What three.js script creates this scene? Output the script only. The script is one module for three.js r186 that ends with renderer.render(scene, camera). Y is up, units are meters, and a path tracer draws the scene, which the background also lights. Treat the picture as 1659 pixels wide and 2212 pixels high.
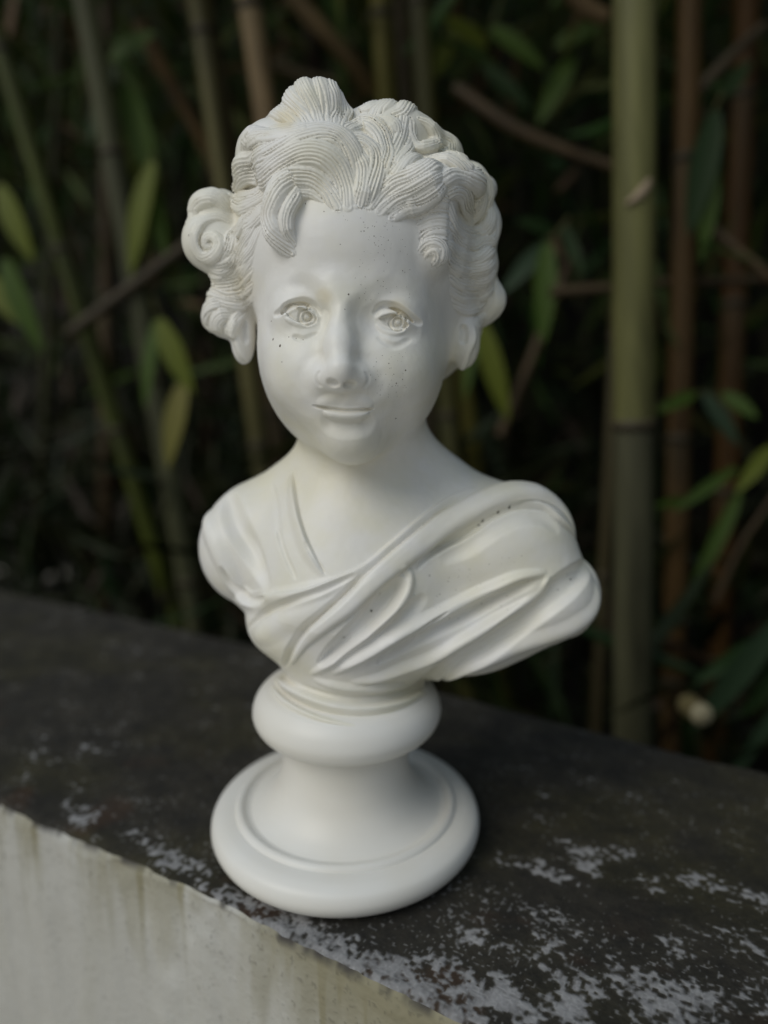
import * as THREE from 'three';
import { mergeGeometries } from 'three/addons/utils/BufferGeometryUtils.js';

// ------------------------------------------------------------------ camera, sky, sun, exposure
const scene = new THREE.Scene();
const CAM = { x: 0.022, y: 0.267, z: 0.376, pitch: 11.5 * Math.PI / 180 };
const camera = new THREE.PerspectiveCamera(71.0, 768 / 1024, 0.01, 200);
camera.position.set(CAM.x, CAM.y, CAM.z);
camera.rotation.set(-CAM.pitch, 0, 0);
camera.focus = 0.315;
camera.userData.fStop = 2.6;
const SUN_DIR = new THREE.Vector3(-0.80, 0.90, 0.66).normalize();
{ // a softly overcast sky: cool overhead, a little warmer and paler at the horizon
  const W = 256, H = 128, data = new Float32Array(W * H * 4);
  for (let j = 0; j < H; j++) for (let i = 0; i < W; i++) {
    const el = ((j + 0.5) / H - 0.5) * Math.PI, t = Math.max(0, Math.sin(el));
    const az = ((i + 0.5) / W - 0.5) * 2 * Math.PI;
    const dir = new THREE.Vector3(Math.cos(el) * Math.cos(az), Math.sin(el), Math.cos(el) * Math.sin(az));
    const glow = Math.pow(Math.max(0, dir.dot(SUN_DIR)), 3) * 0.5;       // the cloud is brighter round the veiled sun
    const over = (0.5 + 2.5 * t) / 3 * 1.05, o = (j * W + i) * 4;            // an overcast vault is three times brighter overhead
    data[o] = over * (0.92 - 0.30 * t) + glow; data[o + 1] = over * (0.94 - 0.06 * t) + glow * 0.95; data[o + 2] = over * (0.95 + 0.28 * t) + glow * 0.84; data[o + 3] = 1;
    if (el < 0) { data[o] = 0.3; data[o + 1] = 0.29; data[o + 2] = 0.27; }
  }
  const sky = new THREE.DataTexture(data, W, H, THREE.RGBAFormat, THREE.FloatType);
  sky.mapping = THREE.EquirectangularReflectionMapping; sky.magFilter = THREE.LinearFilter; sky.needsUpdate = true;
  scene.background = sky; scene.environment = sky;
}
const sun = new THREE.DirectionalLight(new THREE.Color(1.0, 0.95, 0.86), 2.35);
sun.position.copy(SUN_DIR.clone().multiplyScalar(8)); sun.castShadow = true;
sun.shadow.radius = 70; sun.shadow.mapSize.set(2048, 2048);
sun.shadow.camera.left = -2; sun.shadow.camera.right = 2; sun.shadow.camera.top = 2; sun.shadow.camera.bottom = -2; sun.shadow.camera.far = 20;
scene.add(sun); scene.add(sun.target);
const renderer = new THREE.WebGLRenderer({ antialias: true });
renderer.setSize(768, 1024);
renderer.toneMapping = THREE.LinearToneMapping;
renderer.toneMappingExposure = 0.54;
renderer.shadowMap.enabled = true;

// ------------------------------------------------------------------ helpers
function rng(seed) { let a = seed >>> 0; return () => { a = (a + 0x6D2B79F5) | 0; let t = Math.imul(a ^ (a >>> 15), 1 | a); t = (t + Math.imul(t ^ (t >>> 7), 61 | t)) ^ t; return ((t ^ (t >>> 14)) >>> 0) / 4294967296; }; }
const clamp = (x, a, b) => x < a ? a : x > b ? b : x;
const sstep = (a, b, x) => { const t = clamp((x - a) / (b - a), 0, 1); return t * t * (3 - 2 * t); };
const mix = (a, b, t) => a + (b - a) * t;
function hash3(i, j, k) { let h = Math.imul(i, 374761393) ^ Math.imul(j, 668265263) ^ Math.imul(k, 1274126177); h = Math.imul(h ^ (h >>> 13), 1274126177); return ((h ^ (h >>> 16)) >>> 0) / 4294967296; }
function noise3(x, y, z) { // value noise -1..1
  const i = Math.floor(x), j = Math.floor(y), k = Math.floor(z); let u = x - i, v = y - j, w = z - k;
  u = u * u * (3 - 2 * u); v = v * v * (3 - 2 * v); w = w * w * (3 - 2 * w);
  const a = mix(mix(hash3(i, j, k), hash3(i + 1, j, k), u), mix(hash3(i, j + 1, k), hash3(i + 1, j + 1, k), u), v);
  const b = mix(mix(hash3(i, j, k + 1), hash3(i + 1, j, k + 1), u), mix(hash3(i, j + 1, k + 1), hash3(i + 1, j + 1, k + 1), u), v);
  return mix(a, b, w) * 2 - 1;
}
const fbm = (x, y, z, n = 4) => { let s = 0, a = 0.5; for (let o = 0; o < n; o++) { s += a * noise3(x, y, z); x = x * 2.03 + 7.1; y = y * 2.03 + 3.7; z = z * 2.03 + 1.3; a *= 0.5; } return s; };
const used = {};
function numbered(name) { const n = used[name] = (used[name] ?? -1) + 1; return n ? `${name}_${String(n).padStart(3, '0')}` : name; }
function tag(o, label, category, group) { o.userData.label = label; if (category) o.userData.category = category; if (group) o.userData.group = group; return o; }
function thing(name, label, category, pos = [0, 0, 0], group) { const g = new THREE.Group(); g.name = numbered(name); g.position.set(...pos); scene.add(g); return tag(g, label, category, group); }
function part(name, geo, mat, parent) { const m = new THREE.Mesh(geo, mat); m.name = parent === scene ? numbered(name) : name; m.castShadow = m.receiveShadow = true; parent.add(m); return m; }
// where the line of sight at (u, v) of a 1659 x 2212 picture meets the upright plane z (metres)
const F_PX = 1550, CP = Math.cos(CAM.pitch), SP = Math.sin(CAM.pitch);
function ray(u, v) { const a = (u - 829.5) / F_PX, b = (1106 - v) / F_PX; return [a, b * CP - SP, -(CP + b * SP)]; }
function at(u, v, z) { const d = ray(u, v), t = (z - CAM.z) / d[2]; return new THREE.Vector3(CAM.x + d[0] * t, CAM.y + d[1] * t, z); }
const mm = (u, v, z) => { const p = at(u, v, z / 1000); return [p.x * 1000, p.y * 1000, p.z * 1000]; };
function toPixel(x, y, z) { const dx = x / 1000 - CAM.x, dy = y / 1000 - CAM.y, dz = CAM.z - z / 1000; const dep = dz * CP - dy * SP, up = dy * CP + dz * SP; return [829.5 + F_PX * dx / dep, 1106 - F_PX * up / dep]; }
// ------------------------------------------------------------------ the plaster bust, modelled as one field of distances in millimetres
const SKIN = 0, HAIR = 1, CLOTH = 2, EYE = 3, EAR = 4, LIP = 5;
const solids = [], strokes = [];
let stage = 1;                                         // 1: masses and soft modelling, 2: eyes and everything cut or laid on after
function solid(d, c, reach, k, lab, op = 1) { solids.push({ d, c, reach, k, lab, op, stage }); }
function ellipsoid(c, r, k, lab, op = 1, rot) { // rot: euler angles in degrees
  const [a, b, e] = r; let m = null;
  if (rot) { const q = new THREE.Matrix4().makeRotationFromEuler(new THREE.Euler(...rot.map(v => v * Math.PI / 180))).transpose().elements; m = q; }
  solid((x, y, z) => {
    x -= c[0]; y -= c[1]; z -= c[2];
    if (m) { const X = m[0] * x + m[4] * y + m[8] * z, Y = m[1] * x + m[5] * y + m[9] * z; z = m[2] * x + m[6] * y + m[10] * z; x = X; y = Y; }
    const px = x / a, py = y / b, pz = z / e, k0 = Math.sqrt(px * px + py * py + pz * pz);
    const qx = px / a, qy = py / b, qz = pz / e, k1 = Math.sqrt(qx * qx + qy * qy + qz * qz);
    return k1 < 1e-9 ? -Math.min(a, b, e) : k0 * (k0 - 1) / k1;
  }, c, Math.max(a, b, e), k, lab, op);
}
function capsule(p, q, r0, r1, k, lab, op = 1) {
  const bx = q[0] - p[0], by = q[1] - p[1], bz = q[2] - p[2], L = bx * bx + by * by + bz * bz;
  solid((x, y, z) => {
    const ax = x - p[0], ay = y - p[1], az = z - p[2], h = clamp((ax * bx + ay * by + az * bz) / L, 0, 1);
    const dx = ax - bx * h, dy = ay - by * h, dz = az - bz * h;
    return Math.sqrt(dx * dx + dy * dy + dz * dz) - (r0 + (r1 - r0) * h);
  }, [(p[0] + q[0]) / 2, (p[1] + q[1]) / 2, (p[2] + q[2]) / 2], Math.sqrt(L) / 2 + Math.max(r0, r1), k, lab, op);
}
let outLabel = 0;
function baseField(x, y, z, list, pre) {
  let f = 1e3, st = 1; outLabel = SKIN;
  for (let i = 0; i <= list.length; i++) {
    const s = list[i];
    if (st === 1 && (!s || s.stage > 1)) { st = 2; for (let j = 0; j < pre.length; j++) { const e = pre[j]; strokeAt(e.s, x, y, z, e.lo, e.hi); f -= sv.q; } }
    if (!s) break;
    const d = s.d(x, y, z), k = s.k;
    if (s.op > 0) { if (d < f) outLabel = s.lab; if (k > 0) { const h = Math.max(k - Math.abs(f - d), 0) / k; f = Math.min(f, d) - h * h * k * 0.25; } else f = Math.min(f, d); }
    else { const e = -d, h = Math.max(k - Math.abs(f - e), 0) / k; if (e > f && s.lab >= 0) outLabel = s.lab; f = Math.max(f, e) + h * h * k * 0.25; }
  }
  return f;
}
const gradOut = [0, 0, 0];
function gradient(fn, x, y, z, e) {
  const a = fn(x + e, y - e, z - e), b = fn(x - e, y - e, z + e), c = fn(x - e, y + e, z - e), d = fn(x + e, y + e, z + e);
  let gx = a - b - c + d, gy = -a - b + c + d, gz = -a + b - c + d; const l = Math.hypot(gx, gy, gz) || 1;
  gradOut[0] = gx / l; gradOut[1] = gy / l; gradOut[2] = gz / l; return l / (4 * e);
}
let solidList = solids, preList = [];
const base = (x, y, z) => baseField(x, y, z, solidList, preList);
function everything() { solidList = solids; preList = strokes.filter(s => s.stage === 1).map(s => ({ s, lo: 0, hi: s.n })); }
function onSurface(u, v) { // first meeting of the line of sight with the solids, or the nearest surface point where it passes by
  const d = ray(u, v), l = Math.hypot(...d); let t = 200, best = 1e9, bt = 0;
  for (let i = 0; i < 90; i++) {
    const x = CAM.x * 1000 + d[0] / l * t, y = CAM.y * 1000 + d[1] / l * t, z = CAM.z * 1000 + d[2] / l * t, f = base(x, y, z);
    if (f < best) { best = f; bt = t; }
    if (f < 0.05 || t > 520) break;
    t += Math.max(f * 0.8, 0.1);
  }
  return snap([CAM.x * 1000 + d[0] / l * bt, CAM.y * 1000 + d[1] / l * bt, CAM.z * 1000 + d[2] / l * bt]);
}
function snap(p) {
  let [x, y, z] = p;
  for (let i = 0; i < 6; i++) { const f = base(x, y, z); if (Math.abs(f) < 0.02) break; gradient(base, x, y, z, 0.6); x -= gradOut[0] * f; y -= gradOut[1] * f; z -= gradOut[2] * f; }
  gradient(base, x, y, z, 1.2);
  return { p: [x, y, z], n: [...gradOut] };
}
// a stroke of the modelling tool along a path on the surface; kind 'hair' strokes overlap, others add up
let strokeSeed = 1;
function stroke(kind, pts, o) {
  const raw = pts.map(q => o.space ? snap(q) : q.length > 2 ? snap(mm(...q)) : onSurface(q[0], q[1]));
  const ctrl = raw.map(r => new THREE.Vector3(...r.p)), closed = !!o.closed;
  const curve = new THREE.CatmullRomCurve3(ctrl, closed, 'centripetal');
  const len = curve.getLength(), n = clamp(Math.round(len / (o.step ?? 2)), 4, 90);
  const P = [], N = [], B = [], L = [];
  for (let i = 0; i <= n; i++) {
    const c = curve.getPoint(i / n); const s = snap([c.x, c.y, c.z]); P.push(s.p); N.push(s.n);
  }
  for (let i = 0; i <= n; i++) {
    const a = P[Math.max(0, i - 1)], b = P[Math.min(n, i + 1)], t = [b[0] - a[0], b[1] - a[1], b[2] - a[2]], m = N[i];
    const c = [t[1] * m[2] - t[2] * m[1], t[2] * m[0] - t[0] * m[2], t[0] * m[1] - t[1] * m[0]], l = Math.hypot(...c) || 1; B.push([c[0] / l, c[1] / l, c[2] / l]);
    L.push(i ? L[i - 1] + Math.hypot(P[i][0] - P[i - 1][0], P[i][1] - P[i - 1][1], P[i][2] - P[i - 1][2]) : 0);
  }
  const r = rng(strokeSeed++ * 7919);
  strokes.push({ stage, kind, P, N, B, L, n, w: o.w, h: o.h, prof: o.prof ?? 0, g: o.g ?? 0, sp: o.sp ?? 1.5, taper: o.taper ?? 3, lab: o.lab ?? -1, ph: r() * 10, deep: o.deep ?? (kind === 'hair' ? 10 : 7), narrow: o.narrow ?? 0, len: L[n], closed });
}
// value of one stroke at a point, looking only at the pieces lo..hi
const sv = { q: 0, a: 0, g: 0 };
function strokeAt(s, x, y, z, lo, hi) {
  let bd = 1e9, bi = 0, bh = 0;
  const P = s.P;
  for (let i = lo; i < hi; i++) {
    const p = P[i], q = P[i + 1], bx = q[0] - p[0], by = q[1] - p[1], bz = q[2] - p[2], ax = x - p[0], ay = y - p[1], az = z - p[2];
    const h = clamp((ax * bx + ay * by + az * bz) / (bx * bx + by * by + bz * bz + 1e-9), 0, 1);
    const dx = ax - bx * h, dy = ay - by * h, dz = az - bz * h, d = dx * dx + dy * dy + dz * dz;
    if (d < bd) { bd = d; bi = i; bh = h; }
  }
  const p = P[bi], q = P[bi + 1], n0 = s.N[bi], n1 = s.N[bi + 1], b0 = s.B[bi], b1 = s.B[bi + 1], m = 1 - bh;
  const dx = x - (p[0] * m + q[0] * bh), dy = y - (p[1] * m + q[1] * bh), dz = z - (p[2] * m + q[2] * bh);
  const nx = n0[0] * m + n1[0] * bh, ny = n0[1] * m + n1[1] * bh, nz = n0[2] * m + n1[2] * bh, rn = dx * nx + dy * ny + dz * nz;
  sv.q = 0; sv.g = 0;
  const ar = rn < 0 ? -rn : rn; if (ar > s.deep) return;
  const fade = ar < s.deep * 0.6 ? 1 : 1 - sstep(s.deep * 0.6, s.deep, ar);
  const along = s.L[bi] * m + s.L[bi + 1] * bh, t = along / s.len;
  let w = s.w, h = s.h;
  if (s.narrow) { w *= 1 - s.narrow * t; h *= 1 - s.narrow * 0.7 * t; }
  if (s.taper & 1) { const e = Math.min(1, t * (s.prof === 1 && s.kind === 'hair' ? 2.6 : 4.5)); w *= 0.35 + 0.65 * Math.sqrt(e); h *= s.prof === 1 ? Math.min(1, 0.12 + 0.95 * e) : e * (2 - e); }
  if (s.taper & 2) { const e = Math.min(1, (1 - t) * 4.5); w *= 0.3 + 0.7 * Math.sqrt(e); h *= s.prof === 1 ? Math.min(1, 0.2 + e) : e * (2 - e); }
  const lat = Math.sqrt(Math.max(0, bd - rn * rn)), sb = dx * b0[0] + dy * b0[1] + dz * b0[2];
  const a = (sb < 0 ? -lat : lat) / w, A = Math.abs(a);
  if (A >= 1 && s.prof !== 2) return;
  let f;
  if (s.prof === 0) { f = 1 - a * a; f *= f; }                                   // soft ridge or hollow
  else if (s.prof === 1) { f = Math.sqrt(1 - A * A * A); }                        // full lock of hair
  else if (s.prof === 2) { if (a < -0.2 || a > 1) return; f = a < 0 ? sstep(-0.2, 0, a) : (1 - a) * (1 - a) * (1 + 2 * a); }  // hem: steep on one side
  else if (s.prof === 3) { f = 1 - A; f *= f * (1 + 2 * A) * 1; }               // crease
  else { f = a * a < 1 ? (1 - A) * (1 - A) * (1 + 2 * A) : 0; }
  sv.q = f * h * fade; sv.a = a;
  if (s.g) {
    const c = a * w / s.sp + s.ph + 0.5 * noise3(along * 0.1, s.ph * 3, a * 2), fr = c - Math.floor(c), id = Math.floor(c);
    const tri = 1 - Math.abs(fr * 2 - 1); // 0 in the groove, 1 on the strand
    const amp = clamp(0.25 + 0.95 * hash3(id, 3, Math.round(s.ph * 100)) + 0.6 * noise3(along * 0.1, id * 2.3, s.ph) + 0.3 * noise3(along * 0.35, id * 1.3, s.ph), 0, 1.6);
    const v = 1 - tri; sv.g = s.g * amp * v * v * (3 - 2 * v) * sstep(0.02, 0.3, f) * fade;
  }
}
let strokeList = [];
function fullField(x, y, z) {
  let f = baseField(x, y, z, solidList, preList), D = 0, G = 0, lab = outLabel;
  for (let i = 0; i < strokeList.length; i++) {
    const e = strokeList[i], s = e.s; strokeAt(s, x, y, z, e.lo, e.hi);
    if (sv.q === 0) continue;
    if (s.kind === 'hair') { if (sv.q > D) { D = sv.q; G = sv.g; } if (sv.q > 0.25) lab = HAIR; }
    else { f -= sv.q; if (sv.g) f += sv.g; if (s.lab >= 0) lab = s.lab; }
  }
  outLabel = lab;
  return f - D + G + 0.05 * noise3(x * 0.33, y * 0.33, z * 0.33) + 0.022 * noise3(x * 0.95 + 7, y * 0.95, z * 0.95);
}
function near(c, R) {
  solidList = solids.filter(s => s.d(c[0], c[1], c[2]) < R * 1.6 + s.k * 1.1 + 14);
  strokeList = []; preList = [];
  for (const s of strokes) {
    const reach = R + s.w * 1.1 + 3; let lo = -1, hi = -1;
    for (let i = 0; i <= s.n; i++) { const p = s.P[i], dx = p[0] - c[0], dy = p[1] - c[1], dz = p[2] - c[2]; if (dx * dx + dy * dy + dz * dz < (reach + 4) * (reach + 4)) { if (lo < 0) lo = i; hi = i; } }
    if (lo >= 0) (s.stage === 1 ? preList : strokeList).push({ s, lo: Math.max(0, lo - 1), hi: Math.min(s.n, hi + 1) });
  }
}
const preNone = [];
function meshField(lo, hi, cell) { // surface nets over a narrow band
  const NB = 8, bs = NB * cell, blocks = new Map(), nx = Math.ceil((hi[0] - lo[0]) / bs), ny = Math.ceil((hi[1] - lo[1]) / bs), nz = Math.ceil((hi[2] - lo[2]) / bs);
  const pos = [], nor = [], lab = [], cav = [], S = NB + 1, R = bs * 0.87;
  const order = [], shared = new Map(), NXc = nx * NB + 1, NYc = ny * NB + 1; let miss;
  for (let K = 0; K < nz; K++) for (let J = 0; J < ny; J++) for (let I = 0; I < nx; I++) {
    const c = [lo[0] + (I + 0.5) * bs, lo[1] + (J + 0.5) * bs, lo[2] + (K + 0.5) * bs];
    everything(); preList = preNone; const f0 = base(...c); if (f0 > R * 1.15 + 8 || f0 < -(R * 1.3 + 11)) continue;
    near(c, R);
    const f1 = fullField(...c); if (Math.abs(f1) > R * 2.2 + 4) continue;
    const val = new Float32Array(S * S * S).fill(NaN), Q = 4;
    let any = false;
    for (let c2 = 0; c2 < NB; c2 += Q) for (let b2 = 0; b2 < NB; b2 += Q) for (let a2 = 0; a2 < NB; a2 += Q) {
      const fc = fullField(lo[0] + I * bs + (a2 + Q / 2) * cell, lo[1] + J * bs + (b2 + Q / 2) * cell, lo[2] + K * bs + (c2 + Q / 2) * cell);
      if (Math.abs(fc) > Q * cell * 0.87 * 2.2 + 1.2) { continue; }
      any = true;
      for (let k = c2; k <= c2 + Q; k++) for (let j = b2; j <= b2 + Q; j++) for (let i = a2; i <= a2 + Q; i++) {
        const o = (k * S + j) * S + i; if (val[o] === val[o]) continue;
        const gi = I * NB + i, gj = J * NB + j, gk = K * NB + k, face = i === 0 || j === 0 || k === 0 || i === NB || j === NB || k === NB, key = (gk * NYc + gj) * NXc + gi;   // block faces share their samples
        if (face && (miss = shared.get(key)) !== undefined) { val[o] = miss; continue; }
        val[o] = fullField(lo[0] + gi * cell, lo[1] + gj * cell, lo[2] + gk * cell); if (face) shared.set(key, val[o]);
      }
    }
    if (!any) continue;
    const ids = new Int32Array(NB * NB * NB).fill(-1);
    for (let k = 0; k < NB; k++) for (let j = 0; j < NB; j++) for (let i = 0; i < NB; i++) {
      const o = (k * S + j) * S + i, v = [val[o], val[o + 1], val[o + S], val[o + S + 1], val[o + S * S], val[o + S * S + 1], val[o + S * S + S], val[o + S * S + S + 1]];
      let neg = 0, bad = false; for (const q of v) { if (q !== q) { bad = true; break; } if (q < 0) neg++; }
      if (bad || neg === 0 || neg === 8) continue;
      let sx = 0, sy = 0, sz = 0, cnt = 0;
      const edge = (p, q, x, y, z, ax) => { if ((v[p] < 0) !== (v[q] < 0)) { const t = v[p] / (v[p] - v[q]); sx += x + (ax === 0 ? t : 0); sy += y + (ax === 1 ? t : 0); sz += z + (ax === 2 ? t : 0); cnt++; } };
      edge(0, 1, 0, 0, 0, 0); edge(2, 3, 0, 1, 0, 0); edge(4, 5, 0, 0, 1, 0); edge(6, 7, 0, 1, 1, 0);
      edge(0, 2, 0, 0, 0, 1); edge(1, 3, 1, 0, 0, 1); edge(4, 6, 0, 0, 1, 1); edge(5, 7, 1, 0, 1, 1);
      edge(0, 4, 0, 0, 0, 2); edge(1, 5, 1, 0, 0, 2); edge(2, 6, 0, 1, 0, 2); edge(3, 7, 1, 1, 0, 2);
      let x = lo[0] + I * bs + (i + sx / cnt) * cell, y = lo[1] + J * bs + (j + sy / cnt) * cell, z = lo[2] + K * bs + (k + sz / cnt) * cell;
      const sl = gradient(fullField, x, y, z, cell * 0.45), f = fullField(x, y, z), st = clamp(f / Math.max(sl, 0.5), -cell * 0.5, cell * 0.5);
      x -= gradOut[0] * st; y -= gradOut[1] * st; z -= gradOut[2] * st;
      fullField(x, y, z);
      ids[(k * NB + j) * NB + i] = pos.length / 3; pos.push(x, y, z); nor.push(...gradOut); lab.push(outLabel);
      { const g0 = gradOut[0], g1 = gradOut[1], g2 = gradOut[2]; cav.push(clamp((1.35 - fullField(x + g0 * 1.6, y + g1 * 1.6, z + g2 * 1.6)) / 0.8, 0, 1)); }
    }
    const key = (K * ny + J) * nx + I; blocks.set(key, { ids, val, I, J, K }); order.push(key);
  }
  const cellId = (b, i, j, k) => {
    let { I, J, K } = b; if (i < 0) { i += NB; I--; } if (j < 0) { j += NB; J--; } if (k < 0) { k += NB; K--; }
    const e = (I === b.I && J === b.J && K === b.K) ? b : (I < 0 || J < 0 || K < 0) ? null : blocks.get((K * ny + J) * nx + I);
    return e ? e.ids[(k * NB + j) * NB + i] : -1;
  };
  const tri = [];
  const quad = (a, b, c, d, flip) => { if (a < 0 || b < 0 || c < 0 || d < 0) return; if (flip) tri.push(a, c, b, b, c, d); else tri.push(a, b, c, b, d, c); };
  for (const key of order) {
    const b = blocks.get(key);
    for (let k = 0; k < NB; k++) for (let j = 0; j < NB; j++) for (let i = 0; i < NB; i++) {
      const o = (k * S + j) * S + i, v = b.val[o]; if (v !== v) continue; const s = v < 0;
      const vx = b.val[o + 1], vy = b.val[o + S], vz = b.val[o + S * S];
      if (vx === vx && (vx < 0) !== s) quad(cellId(b, i, j - 1, k - 1), cellId(b, i, j, k - 1), cellId(b, i, j - 1, k), cellId(b, i, j, k), !s);
      if (vy === vy && (vy < 0) !== s) quad(cellId(b, i - 1, j, k - 1), cellId(b, i, j, k - 1), cellId(b, i - 1, j, k), cellId(b, i, j, k), s);
      if (vz === vz && (vz < 0) !== s) quad(cellId(b, i - 1, j - 1, k), cellId(b, i, j - 1, k), cellId(b, i - 1, j, k), cellId(b, i, j, k), !s);
    }
  }
  return { pos, nor, lab, tri, cav };
}
// --- head and neck
ellipsoid([6.5, 318, -8], [53.5, 56, 62], 0, SKIN);              // skull
ellipsoid([6.3, 275, 8], [47, 55.2, 48.5], 9, SKIN);             // face
ellipsoid([7, 235, 38], [14, 13.5, 16], 13, SKIN);             // chin
ellipsoid([-13, 263, 36], [15, 14, 15.5], 15, SKIN);             // cheeks
ellipsoid([27, 263, 36], [15, 14, 15.5], 15, SKIN);
ellipsoid(mm(746, 870, 42), [18, 13, 14.3], 11, SKIN);          // muzzle
capsule([9, 165, -8], [10, 250, -12], 31, 29, 8, SKIN);          // neck
capsule([-4, 214, -14], [-48, 184, -24], 20, 18, 16, SKIN);       // slopes of the shoulders
capsule([24, 222, -14], [72, 188, -14], 20, 18, 18, SKIN);
// --- torso
ellipsoid([12, 158, 2], [62, 52, 38], 20, SKIN);
ellipsoid([-50, 166, -20], [32.5, 34, 30], 12, CLOTH);
ellipsoid([83, 171, 0], [42, 34, 33], 14, CLOTH);
ellipsoid([-22, 130, 0], [31, 21, 34], 12, CLOTH);
ellipsoid([104, 146, 8], [32, 25, 28], 14, CLOTH);
capsule([8, 140, 2], [3, 98, 0], 46, 35, 14, CLOTH);
ellipsoid([62, 128, 4], [44, 26, 32], 16, CLOTH);
ellipsoid([2, 89, 0], [44, 10, 44], 8, CLOTH);
// --- eyes: ball, lids round an almond opening
const eyeAt = [[653, 683, 12.5], [848, 695, 12]];
// --- nose
capsule(mm(734, 632, 46), mm(734, 745, 59), 6.6, 5.0, 9, SKIN);
capsule(mm(734, 745, 59), mm(736, 797, 64.8), 5.0, 5.9, 5, SKIN);
for (const [u, v] of [[706, 814], [769, 816]]) ellipsoid(mm(u, v, 57), [5.2, 4.8, 6.8], 6, SKIN);
ellipsoid(mm(737, 820, 61.5), [4, 4, 5.5], 6, SKIN);
// --- hair: cap and the large masses of curls
ellipsoid([8, 324, -12], [61, 62, 62], 3, HAIR);
ellipsoid([20, 300, -22], [56, 51, 45], 8, HAIR);
const blob = (u, v, z, r, k = 6, lab = HAIR, rot) => ellipsoid(mm(u, v, z), r.map(q => q - (lab === HAIR ? 1.4 : 0)), k, lab, 1, rot);
blob(674, 258, 22, [14, 16, 12], 6);            // tuft on top
blob(712, 254, 20, [7, 13, 10], 5);
blob(598, 308, 20, [16, 11.5, 14], 7);            // rolled lock at upper left
blob(545, 350, 10, [9, 14, 15], 7);
blob(690, 345, 34, [26, 16, 14], 9);            // forelock
blob(615, 470, 42, [8, 16, 8], 5);              // curl over the left temple
blob(455, 452, -2, [10, 9, 12], 4);             // big side curl
blob(445, 522, 2, [13, 15, 13], 4);
blob(490, 490, -4, [10, 18, 14], 8);
blob(492, 560, 2, [11, 14, 16], 8);
blob(478, 660, 0, [9, 11, 11], 5);              // lower left curls
blob(497, 700, 2, [12, 9, 11], 6);
blob(525, 735, 4, [6, 12, 7], 4, EAR);          // left ear
blob(845, 290, 18, [20, 14, 14], 8);            // top right waves
blob(915, 300, 14, [9, 10, 9], 5);
blob(960, 390, 22, [18, 12, 14], 8);
blob(905, 400, 38, [16, 11, 11], 8);
capsule(mm(936, 425, 31), mm(939, 548, 35), 9.5, 6.8, 8, HAIR);   // hanging roll at right
blob(958, 340, 0, [11, 12, 13], 8);
blob(584, 320, 6, [12, 12, 14], 7);
blob(515, 640, -2, [10, 18, 14], 6);
blob(1015, 420, 0, [12, 16, 15], 6);
blob(1045, 410, -10, [8, 8, 9], 5);
blob(1037, 490, -6, [12, 14, 17], 6);
blob(1026, 575, -4, [13, 14, 18], 7);
blob(1045, 648, -12, [13, 12, 14], 6);
blob(1005, 735, 2, [7.5, 14, 8], 4, EAR);       // right ear
everything();

// --- skin: soft modelling (mm of push outwards, width in mm)
const skin = (pts, w, h, o = {}) => stroke('skin', pts, { w, h, taper: 0, ...o });
skin([[640, 682], [655, 684], [680, 690]], 9.5, -2.5);           // eye sockets
skin([[822, 692], [845, 692], [876, 702]], 9.5, -2.6);
skin([[692, 678], [686, 702]], 11, -1.5);                         // deeper beside the bridge of the nose
skin([[784, 686], [792, 708]], 11, -1.5);
skin([[650, 634], [674, 645], [694, 664]], 9.5, -1.3);           // hollows under the inner brows
skin([[846, 640], [812, 652], [786, 672]], 9.5, -0.9);
skin([[588, 652], [606, 640], [622, 638]], 13, 1.0);             // full skin under the outer brows
skin([[872, 652], [892, 662], [910, 678]], 13, 1.0);
skin([[600, 616], [648, 604], [694, 624]], 12, 0.6);              // brows, running down to the nose
skin([[905, 626], [850, 606], [788, 632]], 12, 0.6);
skin([[575, 720], [600, 745]], 14, 0.7);
skin([[695, 880], [745, 884], [798, 881]], 16, 0.7);             // mound of the mouth
skin([[664, 796], [678, 836]], 14, 1.2); skin([[812, 800], [802, 838]], 14, 1.2);
skin([[604, 790], [622, 822]], 22, 1.3, { deep: 22 }); skin([[878, 796], [866, 828]], 22, 1.3, { deep: 22 });   // cheeks beside the nose             // mound of the mouth
skin([[742, 954], [764, 954]], 16, 1.5);                         // chin
skin([[716, 916], [750, 921], [784, 917]], 6.5, -1.5);             // hollow under the lip

skin([[664, 877], [667, 878]], 6, -0.35); skin([[818, 882], [821, 881]], 6, -0.4);        // corners of the mouth
everything(); stage = 2;
// eyes go in after the sockets are known
for (const [u, v, tilt] of eyeAt) {
  const c = mm(u, v, 38.2), R = 12;
  const q = tilt * Math.PI / 180, cs = Math.cos(q), sn = Math.sin(q);
  const look = new THREE.Vector3(CAM.x * 1000 - c[0], CAM.y * 1000 - c[1], CAM.z * 1000 - c[2]).normalize();
  const lid = (x, y, z) => { // the lids: a shell with the almond cut out
    const dx = x - c[0], dy = y - c[1], dz = z - c[2], r = Math.sqrt(dx * dx + dy * dy + dz * dz) - (R + 1.7);
    const s = dz > 1 ? R / dz : 9, a0 = (dx - look.x / look.z * dz) , b0 = (dy - look.y / look.z * dz), a = a0 * cs - b0 * sn, b = a0 * sn + b0 * cs;
    const up = Math.hypot(a, b + 5.6) - 9.4, dn = Math.hypot(a, b - 6.4) - 9.8, open = Math.max(up, dn);
    return Math.max(r, -open * 0.8);
  };
  solid(lid, c, R + 2, 3.6, SKIN);
  ellipsoid(c, [R, R, R], 0.25, EYE);
}
everything();
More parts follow.
